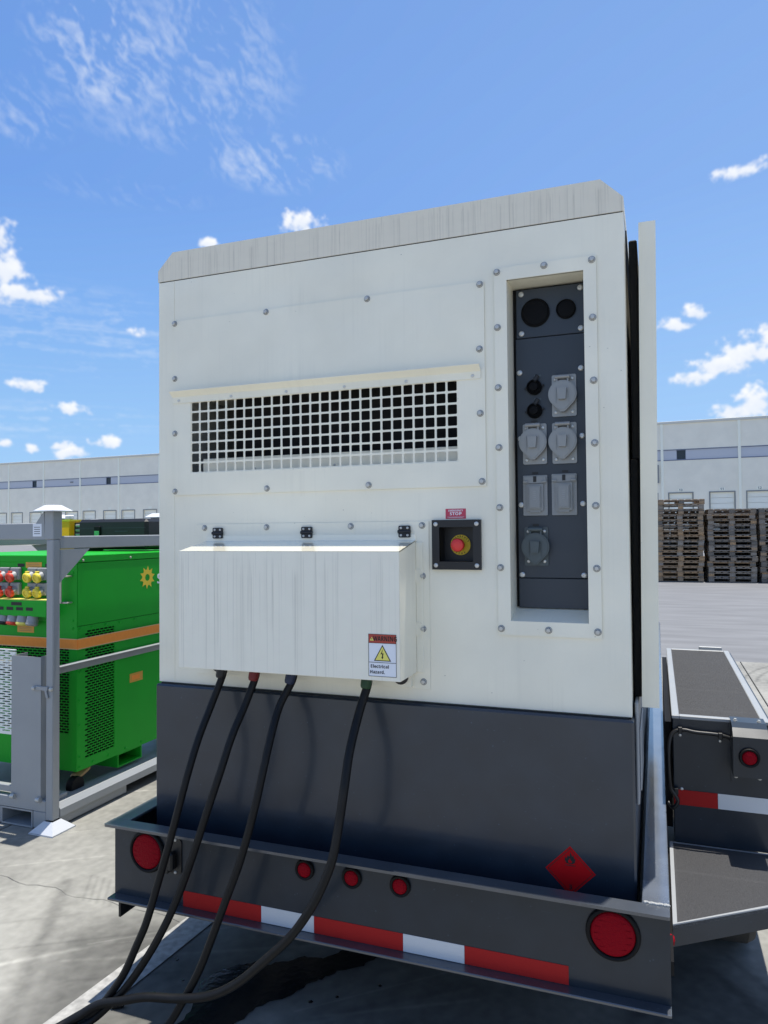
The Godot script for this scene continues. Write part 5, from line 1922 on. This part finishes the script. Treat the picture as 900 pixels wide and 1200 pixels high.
	var la := ob("latch", b, M.rubber, bc)
	b = MB.new()
	b.box(V(-0.11, 0.108, 0.161), V(0.038, 0.05, 0.004), 0.001)
	ob("green_tab", b, mat(0.1, 0.42, 0.14, 0.4), la)
	b = MB.new()
	b.box(V(0.08, 0.13, 0.1515), V(0.1, 0.006, 0.003))
	b.box(V(0.0, 0.152, 0.1506), V(0.54, 0.003, 0.002))
	ob("trim", b, M.panel, bc)
	var lv := thing("louvre_box", "small dark grey box with louvres beside the black case", "box", V(-2.50, 1.383, -1.99))
	b = MB.new()
	b.bx(-0.06, 0.045, 0, 0.19, -0.1, 0.07, 0.004)
	ob("body", b, M.panel, lv)
	for k in 5:
		b = MB.new()
		b.box(V(0.005, 0.05 + k * 0.03, 0.078), V(0.078, 0.016, 0.012), 0.002, Basis(Vector3.RIGHT, 0.5))
		ob("louvre", b, M.frame, lv)
	var yb := thing("yellow_bin", "yellow tapered bin standing on the green unit next to the post", "bin", V(-2.66, 1.383, -1.98))
	b = MB.new()
	for k in 4:
		var a := Vector2(1, 1).rotated(k * PI / 2)
		var c := Vector2(1, 1).rotated((k + 1) * PI / 2)
		var m := (a + c).normalized()
		b.quad(V(a.x * 0.088, 0, a.y * 0.088), V(c.x * 0.088, 0, c.y * 0.088), V(c.x * 0.108, 0.205, c.y * 0.108), V(a.x * 0.108, 0.205, a.y * 0.108), V(m.x, -0.1, m.y).normalized())
	ob("body", b, M.bin, yb)
	b = MB.new()
	b.sheet(Rect2(-0.118, -0.118, 0.236, 0.236), [Rect2(-0.1, -0.1, 0.2, 0.2)], 0.2, 0.213, Transform3D(Basis(V(1, 0, 0), V(0, 0, -1), V(0, 1, 0)), Vector3.ZERO))
	ob("rim", b, M.yellow, yb)
	b = MB.new()
	b.bx(-0.02, 0.03, 0.214, 0.245, -0.02, 0.02, 0.006)
	ob("handle", b, M.paper, yb)

# ---------------------------------------------------------------- pallets
func make_pallet() -> Node3D:
	var p := Node3D.new()
	p.name = "pallet"
	add_child(p, true)
	var L := 1.2
	var D := 1.0
	var blocks := MB.new()
	blocks.box(Vector3.ZERO, V(0.14, 0.076, 0.13), 0.004)
	var bm := blocks.mesh()
	var st := MB.new()
	st.box(Vector3.ZERO, V(L, 0.021, 0.115), 0.003)
	var sm := st.mesh()
	var dk := MB.new()
	dk.box(Vector3.ZERO, V(0.125, 0.021, D), 0.003)
	var dm := dk.mesh()
	for z in [-D * 0.5 + 0.065, 0.0, D * 0.5 - 0.065]:
		part("bottom_board", sm, M.wood[0], p, at(0, 0.0107, z))
		for x in [-L * 0.5 + 0.07, 0.0, L * 0.5 - 0.07]:
			part("block", bm, M.wood[0], p, at(x, 0.0595, z))
		part("stringer_board", sm, M.wood[0], p, at(0, 0.1085, z))
	for i in 7:
		part("deck_board", dm, M.wood[0], p, at(-L * 0.5 + 0.0625 + i * (L - 0.125) / 6.0, 0.130, 0))
	return p

func pallets() -> void:
	var proto := make_pallet()
	var first := true
	var words := ["bottom", "second", "third", "fourth", "fifth", "sixth", "seventh", "eighth", "ninth", "tenth", "eleventh", "twelfth", "thirteenth", "fourteenth", "fifteenth", "sixteenth"]
	var stacks := [[V(1.76, 0, -20.5), 16, "left, tallest stack", [4, 0, 2, 0]], [V(3.06, 0, -20.5), 14, "middle stack", [3, 1, 2, 5]], [V(4.36, 0, -20.5), 14, "right stack", [1, 3, 3, 5]]]
	for si in 3:
		var s: Array = stacks[si]
		for k in s[1]:
			var p: Node3D = proto if first else proto.duplicate()
			if not first:
				p.name = "pallet"
				add_child(p, true)
			first = false
			var off := rng.randf_range(-0.03, 0.03)
			p.position = s[0] + V(off, -0.004 + 0.1445 * k, rng.randf_range(-0.03, 0.03))
			p.rotation.y = rng.randf_range(-0.02, 0.02) + 0.02
			if si == 0 and k >= 14:
				p.position.x += 0.03
				p.rotation.y = 0.10 if k == 15 else -0.03
			var tone: int = s[3][rng.randi() % 4]
			for ch in p.get_children():
				var pick := tone if rng.randf() < 0.65 else rng.randi() % 6
				ch.set_surface_override_material(0, M.wood[pick])
			tag(p, "weathered wooden pallet, %s from the ground in the %s" % [words[k], s[2]] if k > 0 else "weathered wooden pallet on the ground under the %s" % s[2], "pallet", "wooden pallets stacked on the yard")
	# two more rows stand close behind, seen only as dark wood through the gaps
	var mb := MB.new()
	for z in [-0.435, 0.0, 0.435]:
		mb.box(V(0, 0.0107, z), V(1.2, 0.021, 0.115))
		mb.box(V(0, 0.1085, z), V(1.2, 0.021, 0.115))
		for x in [-0.53, 0.0, 0.53]:
			mb.box(V(x, 0.0598, z), V(0.14, 0.0765, 0.13))
	for i in 7:
		mb.box(V(-0.5375 + i * 0.179, 0.13, 0), V(0.125, 0.021, 1.0))
	var whole := mb.mesh()
	for row in 2:
		for si in 3:
			var s: Array = stacks[si]
			var pitch := 0.1525 if row == 0 else 0.1385
			for k in s[1] - (3 if si == 0 else 1):
				var o := part("pallet", whole, M.wood[[3, 1, 5][rng.randi() % 3]], self, at(s[0].x + rng.randf_range(-0.04, 0.04), -0.004 + pitch * k, s[0].z - 1.06 * (row + 1), Basis(Vector3.UP, PI / 2 if row == 1 else 0.0) * Basis.from_scale(V(1, pitch / 0.1445, 1))))
				tag(o, "dark wooden pallet, %s from the ground, %s row behind the %s" % [words[k] if k > 0 else "lowest", ["first", "second"][row], s[2]], "pallet", "wooden pallets stacked on the yard")
